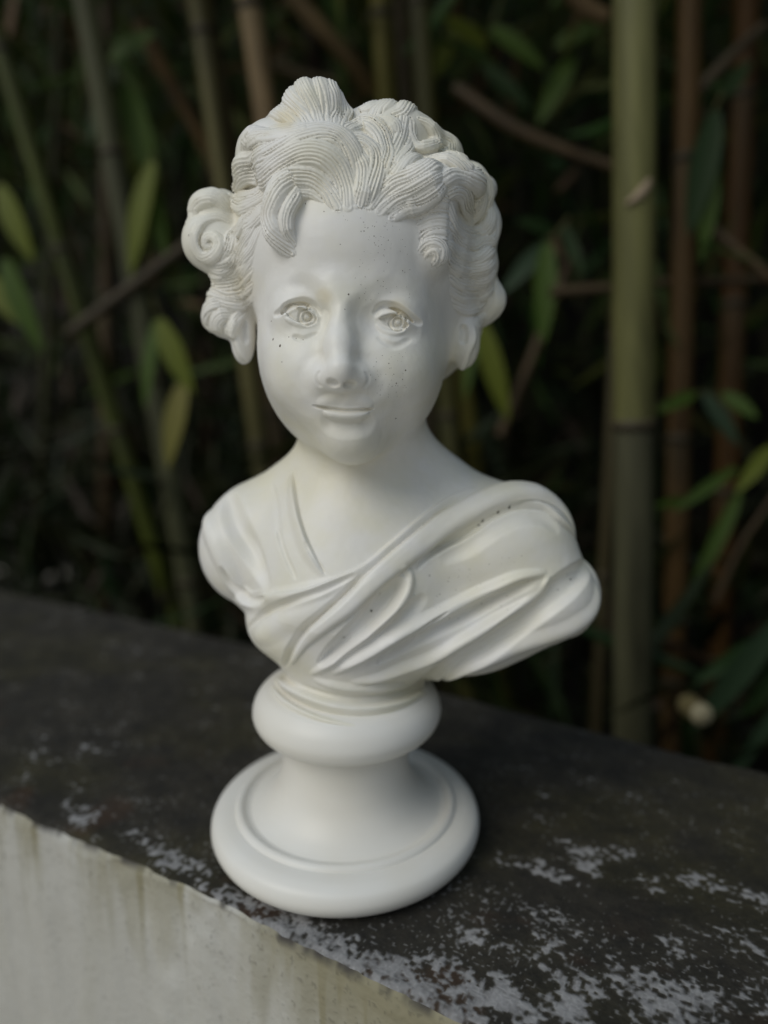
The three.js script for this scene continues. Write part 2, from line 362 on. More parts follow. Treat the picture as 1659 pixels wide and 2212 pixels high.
for (const [u, v] of [[664, 685], [860, 697]]) { // irises cut as rings with a spiral pupil
  const ring = (r, n = 14, e = 1) => Array.from({ length: n }, (_, i) => [u + Math.cos(i / n * 6.283 * e) * r, v + Math.sin(i / n * 6.283 * e) * r]);
  stroke('skin', ring(18), { w: 0.85, h: -0.75, taper: 0, closed: true, step: 0.7 });
  stroke('skin', ring(8.5, 12), { w: 0.8, h: -0.75, taper: 0, closed: true, step: 0.5 });
  stroke('skin', [[u - 2, v], [u + 2, v]], { w: 1.0, h: 0.25, taper: 0, step: 0.5 });
}
skin([[590, 682], [604, 674], [628, 658], [655, 651], [680, 664], [692, 684]], 2.5, -2.2, { taper: 3, step: 1 });     // folds above the lids
skin([[806, 682], [822, 664], [848, 661], [880, 678], [900, 694], [914, 700]], 2.5, -2.2, { taper: 3, step: 1 });
skin([[606, 682], [628, 670], [652, 665], [674, 675], [687, 695]], 1.7, 0.55, { taper: 3, step: 1 });                  // rims of the lids
skin([[809, 691], [826, 680], [850, 678], [872, 691], [886, 704]], 1.7, 0.55, { taper: 3, step: 1 });
skin([[612, 684], [635, 698], [658, 703], [684, 699]], 1.6, 0.55, { taper: 3, step: 1 });
skin([[811, 700], [830, 716], [853, 721], [878, 715]], 1.6, 0.55, { taper: 3, step: 1 });
skin([[628, 712], [655, 719], [684, 709]], 4.5, 0.35, { taper: 3 });
skin([[630, 726], [655, 732], [688, 718]], 2.0, -1.1, { taper: 3 });       // bags
skin([[812, 728], [850, 748], [890, 732]], 2.2, -0.6, { taper: 3 });
// lips
const lip = (pts, w, h, o = {}) => stroke('skin', pts, { w, h, taper: 3, lab: LIP, step: 1.2, ...o });
lip([[684, 874], [712, 867], [734, 863], [747, 865], [761, 863], [785, 869], [806, 879]], 4.4, 1.05);
lip([[698, 889], [720, 895], [740, 898], [755, 898], [778, 896], [798, 889]], 4.6, 1.7);
skin([[674, 877], [697, 881], [722, 885], [746, 888], [775, 887], [810, 883]], 1.5, -2.0, { taper: 3, step: 1 });
// wings of the nose, nostrils
skin([[692, 800], [684, 812], [686, 828], [697, 838]], 1.7, -0.5, { taper: 3, step: 1 });
skin([[787, 802], [796, 814], [793, 830], [781, 839]], 1.7, -0.3, { taper: 3, step: 1 });
for (const [u, v] of [[718, 829], [756, 831]]) { const p = onSurface(u, v).p; ellipsoid(p, [2.6, 1.6, 3], 1.6, -1, -1); }
everything();
// ears
skin([[508, 690], [505, 715], [516, 750], [535, 782]], 3, 1.6, { taper: 3 });
skin([[528, 690], [526, 715], [532, 745]], 2.6, -2.2, { taper: 3 });
skin([[1022, 700], [1024, 730], [1010, 765], [988, 795]], 3, 1.6, { taper: 3 });
skin([[1000, 700], [1004, 725], [998, 745]], 2.6, -2.2, { taper: 3 });

// --- hair locks
const lock = (pts, w, h = 2.6, o = {}) => stroke('hair', pts, { w, h: h * 1.12, prof: 1, g: 0.43, sp: 1.55, lab: HAIR, ...o });
// centre and left: the big sweep, its inner arcs, and the curl on the temple
lock([[770, 440], [774, 390], [762, 340], [735, 303], [698, 291], [655, 300], [615, 322], [582, 340], [545, 352], [522, 350]], 7, 3.0);
lock([[752, 446], [748, 405], [728, 362], [695, 337], [655, 333], [618, 348], [588, 372], [560, 395]], 7.5, 3.4);
lock([[730, 448], [706, 408], [674, 386], [640, 385], [610, 402], [590, 434], [584, 468], [592, 503], [610, 528], [632, 546]], 6.5, 3.6);
lock([[700, 432], [672, 416], [645, 424], [626, 447], [618, 475], [622, 503], [636, 528]], 3.6, 3.0);
lock([[610, 375], [585, 400], [560, 428], [530, 440], [503, 428]], 6, 2.4);
lock([[590, 425], [570, 452], [545, 475], [522, 490]], 5.5, 1.6);
lock([[600, 350], [565, 362], [530, 372], [508, 395], [500, 420]], 6, 2.6);
lock([[575, 335], [545, 345], [520, 360], [508, 385]], 5, 2.6);
// rolled lock and tuft on top
lock([[775, 300], [735, 285], [690, 284], [640, 293], [590, 304], [553, 302], [533, 315], [524, 338]], 5.5, 3.0);
lock([[700, 276], [655, 280], [610, 284], [570, 290]], 4.5, 2.0);
lock([[560, 282], [545, 288], [536, 302], [548, 312]], 4, 2.5);
lock([[712, 278], [704, 245], [700, 210], [693, 186], [692, 176, 14], [692, 185, 0], [694, 215, -14]], 4.5, 2.4);
lock([[695, 280], [684, 250], [672, 220], [662, 200], [655, 190, 14], [652, 200, 0], [650, 225, -14]], 5, 2.4);
lock([[678, 280], [660, 255], [645, 232], [630, 216], [620, 206, 14], [615, 215, 0], [612, 240, -12]], 5, 2.4);
lock([[655, 278], [635, 262], [615, 250], [600, 240], [592, 240, 12], [588, 255, -4]], 4.5, 2.0);
lock([[722, 280], [722, 250], [722, 215], [716, 194], [714, 184, 14], [715, 195, 0], [716, 220, -14]], 4.5, 2.6);
lock([[735, 285], [740, 255], [737, 225], [732, 205], [732, 205, 8], [734, 220, -4]], 3.5, 2.0);
// the temple and the side curl
lock([[548, 440], [528, 475], [505, 512], [492, 545], [475, 566]], 4.2, 1.7);
lock([[562, 452], [543, 500], [522, 540], [498, 568], [466, 580]], 4.0, 1.7);
lock([[560, 490], [542, 535], [520, 570], [490, 590], [455, 588]], 3.8, 1.6);
lock([[548, 545], [532, 575], [508, 598], [478, 606], [452, 598]], 3.8, 1.6);
lock([[545, 580], [526, 605], [498, 620], [468, 620], [448, 612]], 3.8, 1.6);
lock([[545, 612], [522, 632], [495, 640], [465, 634], [446, 630]], 3.8, 1.7);
lock([[545, 640], [520, 656], [492, 656], [465, 648], [448, 652]], 3.6, 1.6);
lock([[498, 452], [470, 425], [440, 424], [418, 446], [404, 475]], 6, 2.0);
lock([[500, 478], [470, 468], [440, 478], [422, 503], [422, 534], [440, 556], [464, 552], [474, 530], [462, 512], [446, 515], [444, 529], [453, 533]], 3.4, 1.9, { g: 0.3 });
lock([[505, 660], [475, 655], [452, 668], [446, 695], [458, 718]], 4.2, 2.2);
lock([[508, 680], [480, 682], [466, 700], [474, 722]], 4, 2.0);
lock([[530, 668], [512, 690], [500, 715], [500, 735]], 3.5, 1.6);
// right of the parting
lock([[742, 278], [782, 270], [815, 290], [832, 326], [830, 366], [814, 400]], 5.6, 2.6);
lock([[745, 300], [780, 303], [806, 330], [812, 368], [802, 406], [790, 440]], 5.0, 2.6);
lock([[742, 318], [768, 332], [786, 365], [786, 405], [778, 445]], 4.6, 2.4);
lock([[800, 262], [830, 262], [850, 275], [852, 300], [842, 345]], 4.2, 2.0);
lock([[872, 248], [864, 285], [850, 330], [836, 372]], 5.0, 2.4);
lock([[890, 262], [884, 300], [864, 345], [842, 385]], 4.6, 2.2);
lock([[905, 325], [880, 345], [858, 370], [835, 400]], 4.6, 2.0);
lock([[888, 262], [889, 295], [902, 322], [928, 322], [938, 298], [924, 270], [905, 256]], 3.2, 2.6);
lock([[796, 448], [820, 420], [852, 398], [885, 384], [922, 362], [950, 352]], 5.2, 2.2);
lock([[818, 458], [850, 432], [885, 412], [922, 392], [955, 375]], 5.0, 2.4);
lock([[845, 470], [875, 450], [905, 438], [935, 420], [962, 400]], 4.8, 2.6);
lock([[925, 340], [962, 345], [998, 362], [1020, 390]], 5.0, 2.6);
lock([[938, 300], [965, 318], [992, 340], [1010, 358]], 5.0, 1.6);
lock([[752, 262], [770, 235], [790, 214], [805, 212, 6], [815, 225, -14]], 6, 2.0);
lock([[805, 252], [815, 235], [830, 224], [840, 224, 4], [848, 240, -14]], 6, 2.0);
lock([[850, 245], [868, 240], [885, 242, 6], [895, 255, -12]], 5, 2.0);
lock([[930, 268], [950, 288], [975, 312], [1000, 345]], 5.5, 1.8);
// strands across the hanging roll
{ const r = rng(5); for (let i = 0; i < 9; i++) { const v = 428 + i * 14 + 4 * r(), s = i * 0.9, q = 10 * (r() - 0.4); lock([[892 + i * 3.6, v + 14 + q], [916 + s, v + 5 + q * 0.4], [944, v - 2], [974 - s, v + 2 - q * 0.3]], 2.9, 0.75, { g: 0.42, sp: 1.5 }); } }
lock([[906, 545], [920, 528], [942, 522], [958, 536], [956, 560], [942, 576]], 2.9, 1.1, { g: 0.35 });
lock([[918, 556], [930, 542], [944, 544], [946, 560], [936, 574]], 2.2, 1.0, { g: 0.35 });
// right side: a hooked lock, then rows of shallow U-shaped waves
lock([[945, 400], [978, 382], [1012, 388], [1030, 415], [1026, 452], [1012, 486]], 5.4, 3.0);
lock([[962, 425], [985, 412], [1003, 428], [1008, 460], [1020, 492]], 4.4, 2.4);
lock([[1022, 378], [1045, 390], [1054, 420], [1050, 455]], 4.6, 2.2);
lock([[972, 440], [982, 482], [1004, 508], [1034, 506], [1058, 480], [1062, 445]], 4.6, 2.4);
lock([[974, 488], [998, 526], [1034, 530], [1066, 508], [1074, 480]], 4.4, 2.3);
lock([[972, 528], [1000, 556], [1036, 556], [1068, 532]], 4.4, 2.2);
lock([[972, 562], [1002, 584], [1038, 582], [1068, 560]], 4.4, 2.2);
lock([[972, 594], [1002, 612], [1038, 610], [1070, 588]], 4.4, 2.1);
lock([[974, 624], [1002, 640], [1036, 636], [1066, 612]], 4.2, 2.0);
lock([[978, 650], [1004, 664], [1030, 660], [1050, 645]], 3.8, 1.8);
lock([[1075, 600], [1080, 635], [1075, 665], [1050, 690], [1030, 700]], 5, 1.8, { g: 0.25 });
{ // crown and back of the head: rows of loose S-shaped locks, as far as one could walk round
  const r = rng(77);
  for (let i = 0; i < 64; i++) {
    const a = (i * 2.39996) % (2 * Math.PI), e = 0.15 + 1.35 * ((i * 0.618) % 1);      // azimuth, height over the back hemisphere
    const c = (q, p) => [8 + 70 * Math.cos(p) * Math.sin(q), 312 + 72 * Math.sin(p) - 8, -18 - 66 * Math.cos(p) * Math.cos(q)];
    const az = -1.45 + 2.9 * ((i * 0.381966 + 0.13) % 1), el = -0.75 + 2.1 * ((i + 0.5) / 64);
    const pts = []; for (let k = 0; k < 6; k++) pts.push(c(az + 0.16 * Math.sin(k * 1.5 + i) + (r() - 0.5) * 0.05, el - 0.14 * k));
    if (pts.some(p => p[1] < 258 || (p[2] > -12))) continue;
    lock(pts, 6.5, 2.4, { space: true });
  }
}

// --- drapery
const fold = (pts, w, h, o = {}) => stroke('cloth', pts, { w, h: h * 1.2, taper: 3, lab: CLOTH, step: 2.5, ...o });
const T = (c) => c.map(([x, y, z]) => z === undefined ? [388.6 + 0.5731 * x, 950 + 0.5731 * y] : [388.6 + 0.5731 * x, 950 + 0.5731 * y, z]);
const fd = (c, w, h, o) => fold(T(c), w, h, o);
// rolled edge over the near shoulder, and the crease that undercuts it
fd([[1478, 400, -8], [1470, 310, -4], [1410, 225, 0], [1330, 185, 6], [1240, 190, 12], [1130, 245], [1010, 315], [900, 395], [800, 475], [720, 545], [640, 620], [550, 690], [470, 760], [420, 840]], 9, 4.6, { prof: 1, deep: 11, narrow: 0.62 });
fd([[1462, 410, 0], [1440, 310], [1380, 258], [1290, 243], [1190, 275], [1080, 348], [1000, 396], [930, 445], [890, 495]], 3.2, -3.4, { prof: 3 });
fd([[1430, 350], [1370, 295], [1290, 285], [1190, 325], [1080, 400], [980, 460]], 7, -1.4);
// neckline, and the strap at the far shoulder
fd([[270, 590], [360, 580], [480, 568], [600, 520], [700, 470], [790, 395], [890, 310], [990, 235], [1110, 175]], 7, 1.9, { prof: 2 });
fd([[425, 120], [440, 240], [478, 380], [545, 510]], 7, 2.2, { prof: 2 });
fd([[365, 330], [395, 430], [440, 530]], 2.2, -0.9); fd([[475, 385], [505, 440], [548, 508]], 1.6, -0.8); fd([[345, 160], [370, 300], [385, 400]], 3, -0.5);
fd([[185, 205], [215, 330], [280, 440], [335, 560]], 8.5, -3.4);
fd([[105, 265], [125, 380], [180, 490], [230, 570], [290, 620]], 8, 2.2);
fd([[160, 470], [205, 545], [270, 600], [340, 592]], 4, -2.6);
fd([[210, 620], [290, 612], [390, 600], [500, 575], [610, 530]], 7, 1.5);
fd([[240, 730], [320, 655], [420, 610], [540, 565], [670, 505]], 3, -1.8);
fd([[280, 750], [380, 690], [480, 650], [560, 600]], 9, 1.6);
// the hollow below the roll and its two walls
fd([[690, 510], [620, 585], [550, 650], [470, 715], [425, 780], [395, 860]], 3.4, -2.6, { prof: 3 });
fd([[838, 520], [775, 600], [695, 690], [610, 770], [520, 850]], 8, -6.6, { narrow: 0.45 });
fd([[822, 492], [846, 488], [866, 508], [858, 570], [792, 668], [692, 758], [595, 822], [490, 885]], 4.0, 2.0);
fd([[930, 585], [850, 660], [770, 725], [690, 780], [590, 842]], 6, -2.2);
// long folds to the arm
fd([[1385, 500], [1270, 520], [1150, 572], [1030, 632], [910, 690], [790, 755], [680, 820], [570, 885]], 5.2, 3.2);
fd([[1340, 535], [1220, 580], [1090, 650], [960, 720], [830, 790], [700, 850]], 5, -2.2);
fd([[1390, 505], [1375, 570], [1300, 630], [1190, 690], [1060, 765], [930, 830], [780, 885], [640, 915]], 5.2, 3.0);
fd([[900, 745], [820, 800], [740, 850]], 2.4, -1.4); fd([[1010, 640], [880, 720], [760, 790], [660, 850]], 1.8, -1.2);
fd([[1540, 465], [1460, 545], [1370, 620], [1270, 695], [1160, 780], [1040, 850], [900, 910]], 8.5, -5.4);
fd([[1575, 520], [1560, 640], [1480, 710], [1340, 760], [1200, 815], [1060, 870], [920, 915]], 8, 2.2);
fold([[1258, 1205, 4], [1286, 1255, 6], [1292, 1320, 8], [1276, 1366, 10], [1215, 1386, 12]], 6, 2.2);
fd([[1300, 700], [1180, 790], [1050, 865], [930, 915]], 2.2, -1.6);
// wrapped folds where the cloth meets the collar
fd([[345, 890], [430, 950], [550, 1000], [680, 1020], [800, 1005], [930, 960]], 4.2, 2.4);
fd([[335, 905], [420, 975], [550, 1030], [690, 1052], [830, 1040], [940, 1000]], 2.4, -1.9);
fd([[330, 920], [410, 1000], [540, 1058], [690, 1078], [840, 1066], [950, 1020]], 3, 2.2);
fd([[420, 900], [520, 950], [640, 975], [780, 965], [900, 930]], 2.6, -1.5);
fd([[500, 900], [600, 930], [720, 940], [850, 920]], 4, 1.6);
everything();
// --- mesh it, colour it, and split it into parts
const plasterMat = new THREE.MeshPhysicalMaterial({ color: 0xffffff, vertexColors: true, roughness: 0.4, specularIntensity: 0.75 });
{
  const bust = thing('bust', 'white plaster bust of a curly haired child in draped cloth standing on the wall', 'bust');
  const m = meshField([-108, 60, -92], [150, 402, 92], 0.5);
  const nv = m.lab.length, col = new Float32Array(nv * 3), grimeAndBounce = m.cav;
  for (let i = 0; i < nv; i++) {
    const x = m.pos[i * 3], y = m.pos[i * 3 + 1], z = m.pos[i * 3 + 2];
    const a = fbm(x * 0.022 + 5, y * 0.022, z * 0.022, 3), b = fbm(x * 0.12, y * 0.12 + 9, z * 0.12, 3), t = clamp(0.5 + a * 1.3 + b * 0.4, 0, 1);
    col[i * 3] = mix(0.74, 0.77, t); col[i * 3 + 1] = mix(0.715, 0.76, t); col[i * 3 + 2] = mix(0.585, 0.735, t);
  }
  { // warm dirt and bounced light tinted into the hollows, and a few yellowed patches
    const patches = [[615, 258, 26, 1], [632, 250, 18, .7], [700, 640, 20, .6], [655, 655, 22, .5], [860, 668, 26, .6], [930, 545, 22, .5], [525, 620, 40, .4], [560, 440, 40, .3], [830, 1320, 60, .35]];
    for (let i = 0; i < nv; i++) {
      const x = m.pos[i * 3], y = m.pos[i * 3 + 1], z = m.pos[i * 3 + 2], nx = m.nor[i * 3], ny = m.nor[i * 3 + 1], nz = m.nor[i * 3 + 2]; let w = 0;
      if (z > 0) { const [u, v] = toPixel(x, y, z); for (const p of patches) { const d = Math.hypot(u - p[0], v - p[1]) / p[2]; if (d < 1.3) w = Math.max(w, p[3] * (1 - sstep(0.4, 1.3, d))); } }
      w = clamp(w * (0.7 + 0.8 * fbm(x * 0.15, y * 0.15, z * 0.15, 3)) + 0.36 * grimeAndBounce[i], 0, 1) * 0.75;
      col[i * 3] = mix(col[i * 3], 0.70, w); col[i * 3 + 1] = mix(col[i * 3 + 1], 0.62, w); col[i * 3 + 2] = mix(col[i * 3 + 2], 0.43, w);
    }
  }
  const skinPoly = [[560, 1040], [640, 1000], [650, 1105], [665, 1165], [698, 1252], [760, 1232], [825, 1182], [900, 1112], [1035, 1046], [935, 900], [640, 900]];
  const inside = (u, v) => { let c = false; for (let i = 0, j = skinPoly.length - 1; i < skinPoly.length; j = i++) { const [a, b] = skinPoly[i], [d, e] = skinPoly[j]; if ((b > v) !== (e > v) && u < (d - a) * (v - b) / (e - b) + a) c = !c; } return c; };
  const groups = {}, name = ['figure', 'hair', 'drapery', 'eye', 'ear', 'lips'];
  for (let i = 0; i < nv; i++) {
    const x = m.pos[i * 3], y = m.pos[i * 3 + 1], z = m.pos[i * 3 + 2]; let l = m.lab[i];
    if (y < 216) { const [u, v] = toPixel(x, y, z); l = (z > -30 && inside(u, v)) || (z <= -30 && y > 208) ? SKIN : CLOTH; }
    else if (l === CLOTH) l = y > 222 ? SKIN : CLOTH;
    if (l === EYE) l = x < 6 ? 3 : 30; else if (l === EAR) l = x < 6 ? 4 : 40;
    m.lab[i] = l;
  }
  for (let t = 0; t < m.tri.length; t += 3) {
    const a = m.tri[t], b = m.tri[t + 1], c = m.tri[t + 2], la = m.lab[a], lb = m.lab[b], lc = m.lab[c], l = lb === lc ? lb : la;
    (groups[l] ??= []).push(a, b, c);
  }
  const build = l => {
    const map = new Map(), p = [], n = [], c = [], idx = [];
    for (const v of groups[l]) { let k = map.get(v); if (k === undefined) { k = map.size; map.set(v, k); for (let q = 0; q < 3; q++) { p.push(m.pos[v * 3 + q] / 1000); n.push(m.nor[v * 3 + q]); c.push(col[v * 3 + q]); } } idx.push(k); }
    const g = new THREE.BufferGeometry(); g.setAttribute('position', new THREE.Float32BufferAttribute(p, 3)); g.setAttribute('normal', new THREE.Float32BufferAttribute(n, 3)); g.setAttribute('color', new THREE.Float32BufferAttribute(c, 3)); g.setIndex(idx); return g;
  };
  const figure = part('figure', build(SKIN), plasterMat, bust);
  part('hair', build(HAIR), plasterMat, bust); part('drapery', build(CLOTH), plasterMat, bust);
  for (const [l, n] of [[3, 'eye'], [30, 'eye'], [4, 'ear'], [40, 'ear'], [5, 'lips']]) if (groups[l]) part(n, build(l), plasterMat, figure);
  { // pinholes left by air bubbles in the cast: small dark pits in the surface
    const r = rng(909), gs = [], pit = (u, v, rad) => { const d = ray(u, v), l = Math.hypot(...d); everything(); strokeList = strokes.filter(s => s.stage === 2).map(s => ({ s, lo: 0, hi: s.n })); let t = 220; for (let k = 0; k < 70; k++) { const f = fullField(CAM.x * 1000 + d[0] / l * t, CAM.y * 1000 + d[1] / l * t, CAM.z * 1000 + d[2] / l * t); if (f < 0.02) break; t += Math.max(f * 0.7, 0.02); if (t > 480) return; }
      const p = [0, 1, 2].map(k => [CAM.x, CAM.y, CAM.z][k] * 1000 + d[k] / l * t); gradient(fullField, ...p, 0.5); const n = new THREE.Vector3(...gradOut);
      const g = new THREE.SphereGeometry(rad, 7, 5); g.scale(1, 1 + 0.5 * (r() - 0.5), 0.35); g.applyQuaternion(new THREE.Quaternion().setFromUnitVectors(new THREE.Vector3(0, 0, 1), n)); g.translate(p[0] / 1000, p[1] / 1000, p[2] / 1000); gs.push(g); };
    for (const [u, v, s] of [[590, 733, 0.55], [605, 747, 0.6], [609, 782, 0.3], [408, 508, 0.5], [753, 636, 0.4], [855, 904, 0.4], [876, 800, 0.4], [856, 828, 0.3], [840, 785, 0.25], [560, 692, 0.3], [586, 694, 0.4], [745, 668, 0.25], [700, 457, 0.3], [660, 440, 0.3], [624, 728, 0.3], [640, 731, 0.25], [655, 734, 0.25], [716, 418, 0.3], [780, 500, 0.25], [735, 528, 0.25]]) pit(u, v, s / 1000 * 0.9);
    for (let i = 0; i < 130; i++) { const a = r(); const [u, v] = a < 0.5 ? [770 + 110 * r() + 40 * (r() - .5), 480 + 170 * r()] : a < 0.85 ? [800 + 80 * r(), 760 + 100 * r()] : [700 + 150 * r(), 450 + 60 * r()]; pit(u, v, (0.10 + 0.15 * r() * r()) / 1000); }
    for (let i = 0; i < 46; i++) { const t = r(); pit(900 + 260 * t + 60 * (r() - 0.5), 1245 - 60 * t + 120 * r(), (0.14 + 0.22 * r() * r()) / 1000); }
    const pm = part('pinholes', mergeGeometries(gs), new THREE.MeshStandardMaterial({ color: new THREE.Color().setRGB(0.14, 0.12, 0.10), roughness: 1 }), bust); pm.userData.kind = 'stuff';
  }
  console.log('bust triangles', m.tri.length / 3);
  // pedestal: collar, stem and plinth turned on a lathe
  const lathe = (name, pts, parent = bust) => {
    const curve = pts.map(([r, y]) => new THREE.Vector2(r / 1000, y / 1000)), g = new THREE.LatheGeometry(new THREE.SplineCurve(curve).getPoints(pts.length * 7), 128), n = g.attributes.position.count, c = new Float32Array(n * 3);
    for (let i = 0; i < n; i++) { const x = g.attributes.position.getX(i) * 1000, y = g.attributes.position.getY(i) * 1000, z = g.attributes.position.getZ(i) * 1000, t = clamp(0.6 + fbm(x * 0.03, y * 0.03 + 4, z * 0.03, 3), 0, 1); c[i * 3] = mix(0.74, 0.77, t); c[i * 3 + 1] = mix(0.715, 0.76, t); c[i * 3 + 2] = mix(0.645, 0.72, t); }
    g.setAttribute('color', new THREE.BufferAttribute(c, 3)); return part(name, g, plasterMat, parent);
  };
  lathe('collar', [[20, 70], [34, 67.5], [40, 67.5], [46, 68.5], [50.6, 72], [52.8, 78], [51.5, 84.5], [48, 89.5], [43, 92.5], [30, 94]]).position.x = 0.0012;
  lathe('stem', [[57, 19.4], [51, 22], [45, 26.5], [39.5, 34], [36.5, 43], [35.5, 52], [35.5, 60], [37, 66], [40, 70]]);
  const plinth = lathe('plinth', [[1, 0.2], [50, 0.2], [64, 0.3], [70, 1.5], [75, 5.5], [77, 11], [75.5, 16.5], [71, 19.6], [66, 20.8], [62.5, 20.9]]);
  lathe('bead', [[64, 20.2], [62.8, 22.2], [61, 23.2], [59.2, 22.8], [57.8, 21.4], [56, 20.6], [50, 20]], plinth);
}
// ------------------------------------------------------------------ the wall: dark weathered top, pale plastered face
const E = new THREE.Vector3(0.8746, 0, 0.4848), NRM = new THREE.Vector3(-0.4848, 0, 0.8746), WALL_H = 0.82;
const ground = (u, v) => { const d = ray(u, v), t = -CAM.y / d[1], x = CAM.x + d[0] * t, z = CAM.z + d[2] * t; return [x * E.x + z * E.z, x * NRM.x + z * NRM.z]; };   // (along, across) on the wall top
function dataTexture(W, H, fn, srgb) { const d = new Uint8Array(W * H * 4); for (let j = 0; j < H; j++) for (let i = 0; i < W; i++) { const c = fn(i, j), o = (j * W + i) * 4; for (let q = 0; q < 3; q++) { let v = clamp(c[q], 0, 1); if (srgb) v = v <= 0.0031308 ? v * 12.92 : 1.055 * Math.pow(v, 1 / 2.4) - 0.055; d[o + q] = v * 255; } d[o + 3] = 255; }
  const t = new THREE.DataTexture(d, W, H, THREE.RGBAFormat); t.magFilter = THREE.LinearFilter; t.minFilter = THREE.LinearMipmapLinearFilter; t.generateMipmaps = true; t.wrapS = t.wrapT = THREE.RepeatWrapping; if (srgb) t.colorSpace = THREE.SRGBColorSpace; t.needsUpdate = true; return t; }
const S0 = -1.05, S1 = 0.5, N0 = -0.205, N1 = 0.098;
{
  const wall = thing('garden_wall', 'low rendered garden wall with dark weathered top and pale stained face under the bust', 'wall');
  const nf = s => 0.0803 + 0.006 * (1 - Math.exp(-(((s + 0.055) / 0.12) ** 2))) + 0.0012 * noise3(s * 60, 1, 2) + 0.0006 * noise3(s * 210, 4, 2);
  const nb = s => -0.190 - 0.010 * Math.exp(-((s + 0.25) ** 2) / 0.06) + 0.0016 * noise3(s * 40, 9, 2);
  // stains and flakes of old paint on the top: [u, v, half length along, half width across (mm), strength]
  const flakes = [[420, 1885, 32, 7, .7], [520, 1950, 30, 9, 1], [620, 2005, 34, 11, 1.1], [720, 2050, 34, 12, 1.15], [790, 2080, 28, 11, 1.0], [850, 2125, 26, 8, .95], [930, 2165, 26, 7, .95], [1000, 2195, 24, 8, .9],
    [965, 2090, 16, 6, .8], [1000, 2160, 18, 10, .75], [1080, 2150, 14, 12, .8], [1060, 2195, 18, 12, .7], [1150, 1875, 30, 6, .62], [1135, 1960, 26, 8, .62], [1180, 1985, 18, 6, .58], [1270, 1850, 26, 6, .62], [1330, 1890, 22, 7, .66], [1390, 1945, 16, 5, .6],
    [1240, 2110, 14, 6, .75], [1230, 2150, 14, 16, .68], [1260, 2195, 14, 10, .8], [1440, 2140, 26, 10, .74], [1560, 2170, 34, 12, .84], [1490, 2205, 40, 14, .8], [1645, 2190, 26, 14, .74], [1640, 2050, 22, 8, .58], [1590, 2010, 18, 7, .66], [1420, 2030, 12, 5, .6],
    [1500, 1910, 18, 5, .56], [1620, 1930, 24, 8, .58], [1400, 1870, 20, 6, .5], [125, 1708, 20, 7, .55], [190, 1762, 24, 8, .6], [235, 1605, 24, 9, .42], [95, 1620, 24, 9, .42], [300, 1810, 24, 5, .5], [1180, 2050, 40, 16, .36], [1350, 2080, 40, 16, .36], [880, 1985, 12, 5, .2]].map(([u, v, a, b, w], i) => [...ground(u, v), a / 1000, b / 1000, i < 8 ? w * 0.92 : w * 0.78]);
  const W = 2048, H = 420, hgt = new Float32Array(W * H), crust = new Float32Array(W * H);
  const top = dataTexture(W, H, (i, j) => {
    const s = S0 + (S1 - S0) * (i + 0.5) / W, n = N0 + (N1 - N0) * (j + 0.5) / H;
    let d = -0.35; for (const f of flakes) { const a = (s - f[0]) / f[2], b = (n - f[1]) / f[3], q = a * a + b * b; if (q < 4) d = Math.max(d, f[4] * (1 - q * 0.4) - 0.12); }
    const n1 = fbm(s * 55, n * 75, 1, 4), n2 = fbm(s * 240, n * 300, 5, 3), n3 = noise3(s * 1100, n * 1100, 3);
    const warp = d + n1 * 0.95 + n2 * 0.62, n4 = noise3(s * 520, n * 520, 9), c = sstep(0.16, 0.58, warp + 0.42 * n4 - 0.17) * (1 - 0.75 * sstep(0.05, 0.6, -n2 - 0.35 * n4));
    const spk = sstep(0.62, 0.78, noise3(s * 640, n * 640, 11) + 0.25 * n1 + (n > 0.0 && s > 0.0 ? 0.10 : -0.12)) * 0.6;
    const m = clamp(0.5 + n1 * 0.8 + n2 * 0.5, 0, 1), moss = sstep(-0.1, 0.5, fbm(s * 16, n * 22, 8, 3)), rust = sstep(0.18, 0.5, fbm(s * 30 + 4, n * 40, 13, 3)) * sstep(-0.05, 0.06, n);
    let r = mix(0.012, 0.032, m), g = mix(0.011, 0.028, m), b = mix(0.008, 0.019, m);
    r = mix(r, r * 1.15, moss); g = mix(g, g * 1.15, moss); b = mix(b, b * 0.72, moss);
    r += rust * 0.016; g += rust * 0.004; r += n3 * 0.005; g += n3 * 0.005; b += n3 * 0.004;
    const pale = 0.215 + 0.10 * n2 + 0.05 * n3 + 0.04 * n1, k = clamp(c + spk * (1 - c), 0, 1);
    hgt[j * W + i] = 0.35 + 0.25 * n2 + 0.12 * n3 + 0.35 * c; crust[j * W + i] = k;
    return [mix(r, pale, k), mix(g, pale * 0.99, k), mix(b, pale * 0.985, k)];
  }, true);
  const topBump = dataTexture(W, H, (i, j) => { const h = hgt[j * W + i]; return [h, h, h]; }, false);
  const W2 = 1792, H2 = 640, Y0 = -0.46, h2 = new Float32Array(W2 * H2);
  const face = dataTexture(W2, H2, (i, j) => {
    const s = S0 + (S1 - S0) * (i + 0.5) / W2, y = Y0 * (1 - (j + 0.5) / H2);
    const run = fbm(s * 46 + 0.6 * noise3(s * 12, y * 14, 1), y * 7, 2, 4), blot = fbm(s * 17, y * 17, 6, 4), fine = fbm(s * 330, y * 330, 4, 3), pit = noise3(s * 900, y * 900, 7);
    const nearTop = Math.exp(y / 0.05), right = sstep(-0.02, 0.09, s);
    const alg = clamp(sstep(-0.05, 0.55, run * 1.2 + 0.25 * blot + nearTop * 0.42 - 0.16 + 0.3 * right) * (0.22 + 0.5 * nearTop + 0.3 * right), 0, 1);
    const white = sstep(0.02, 0.5, blot + 0.3 * run), drip = sstep(0.3, 0.6, fbm(s * 130, y * 5, 21, 3)) * 0.35;
    let r = mix(0.45, 0.60, white), g = mix(0.445, 0.60, white), b = mix(0.41, 0.57, white);
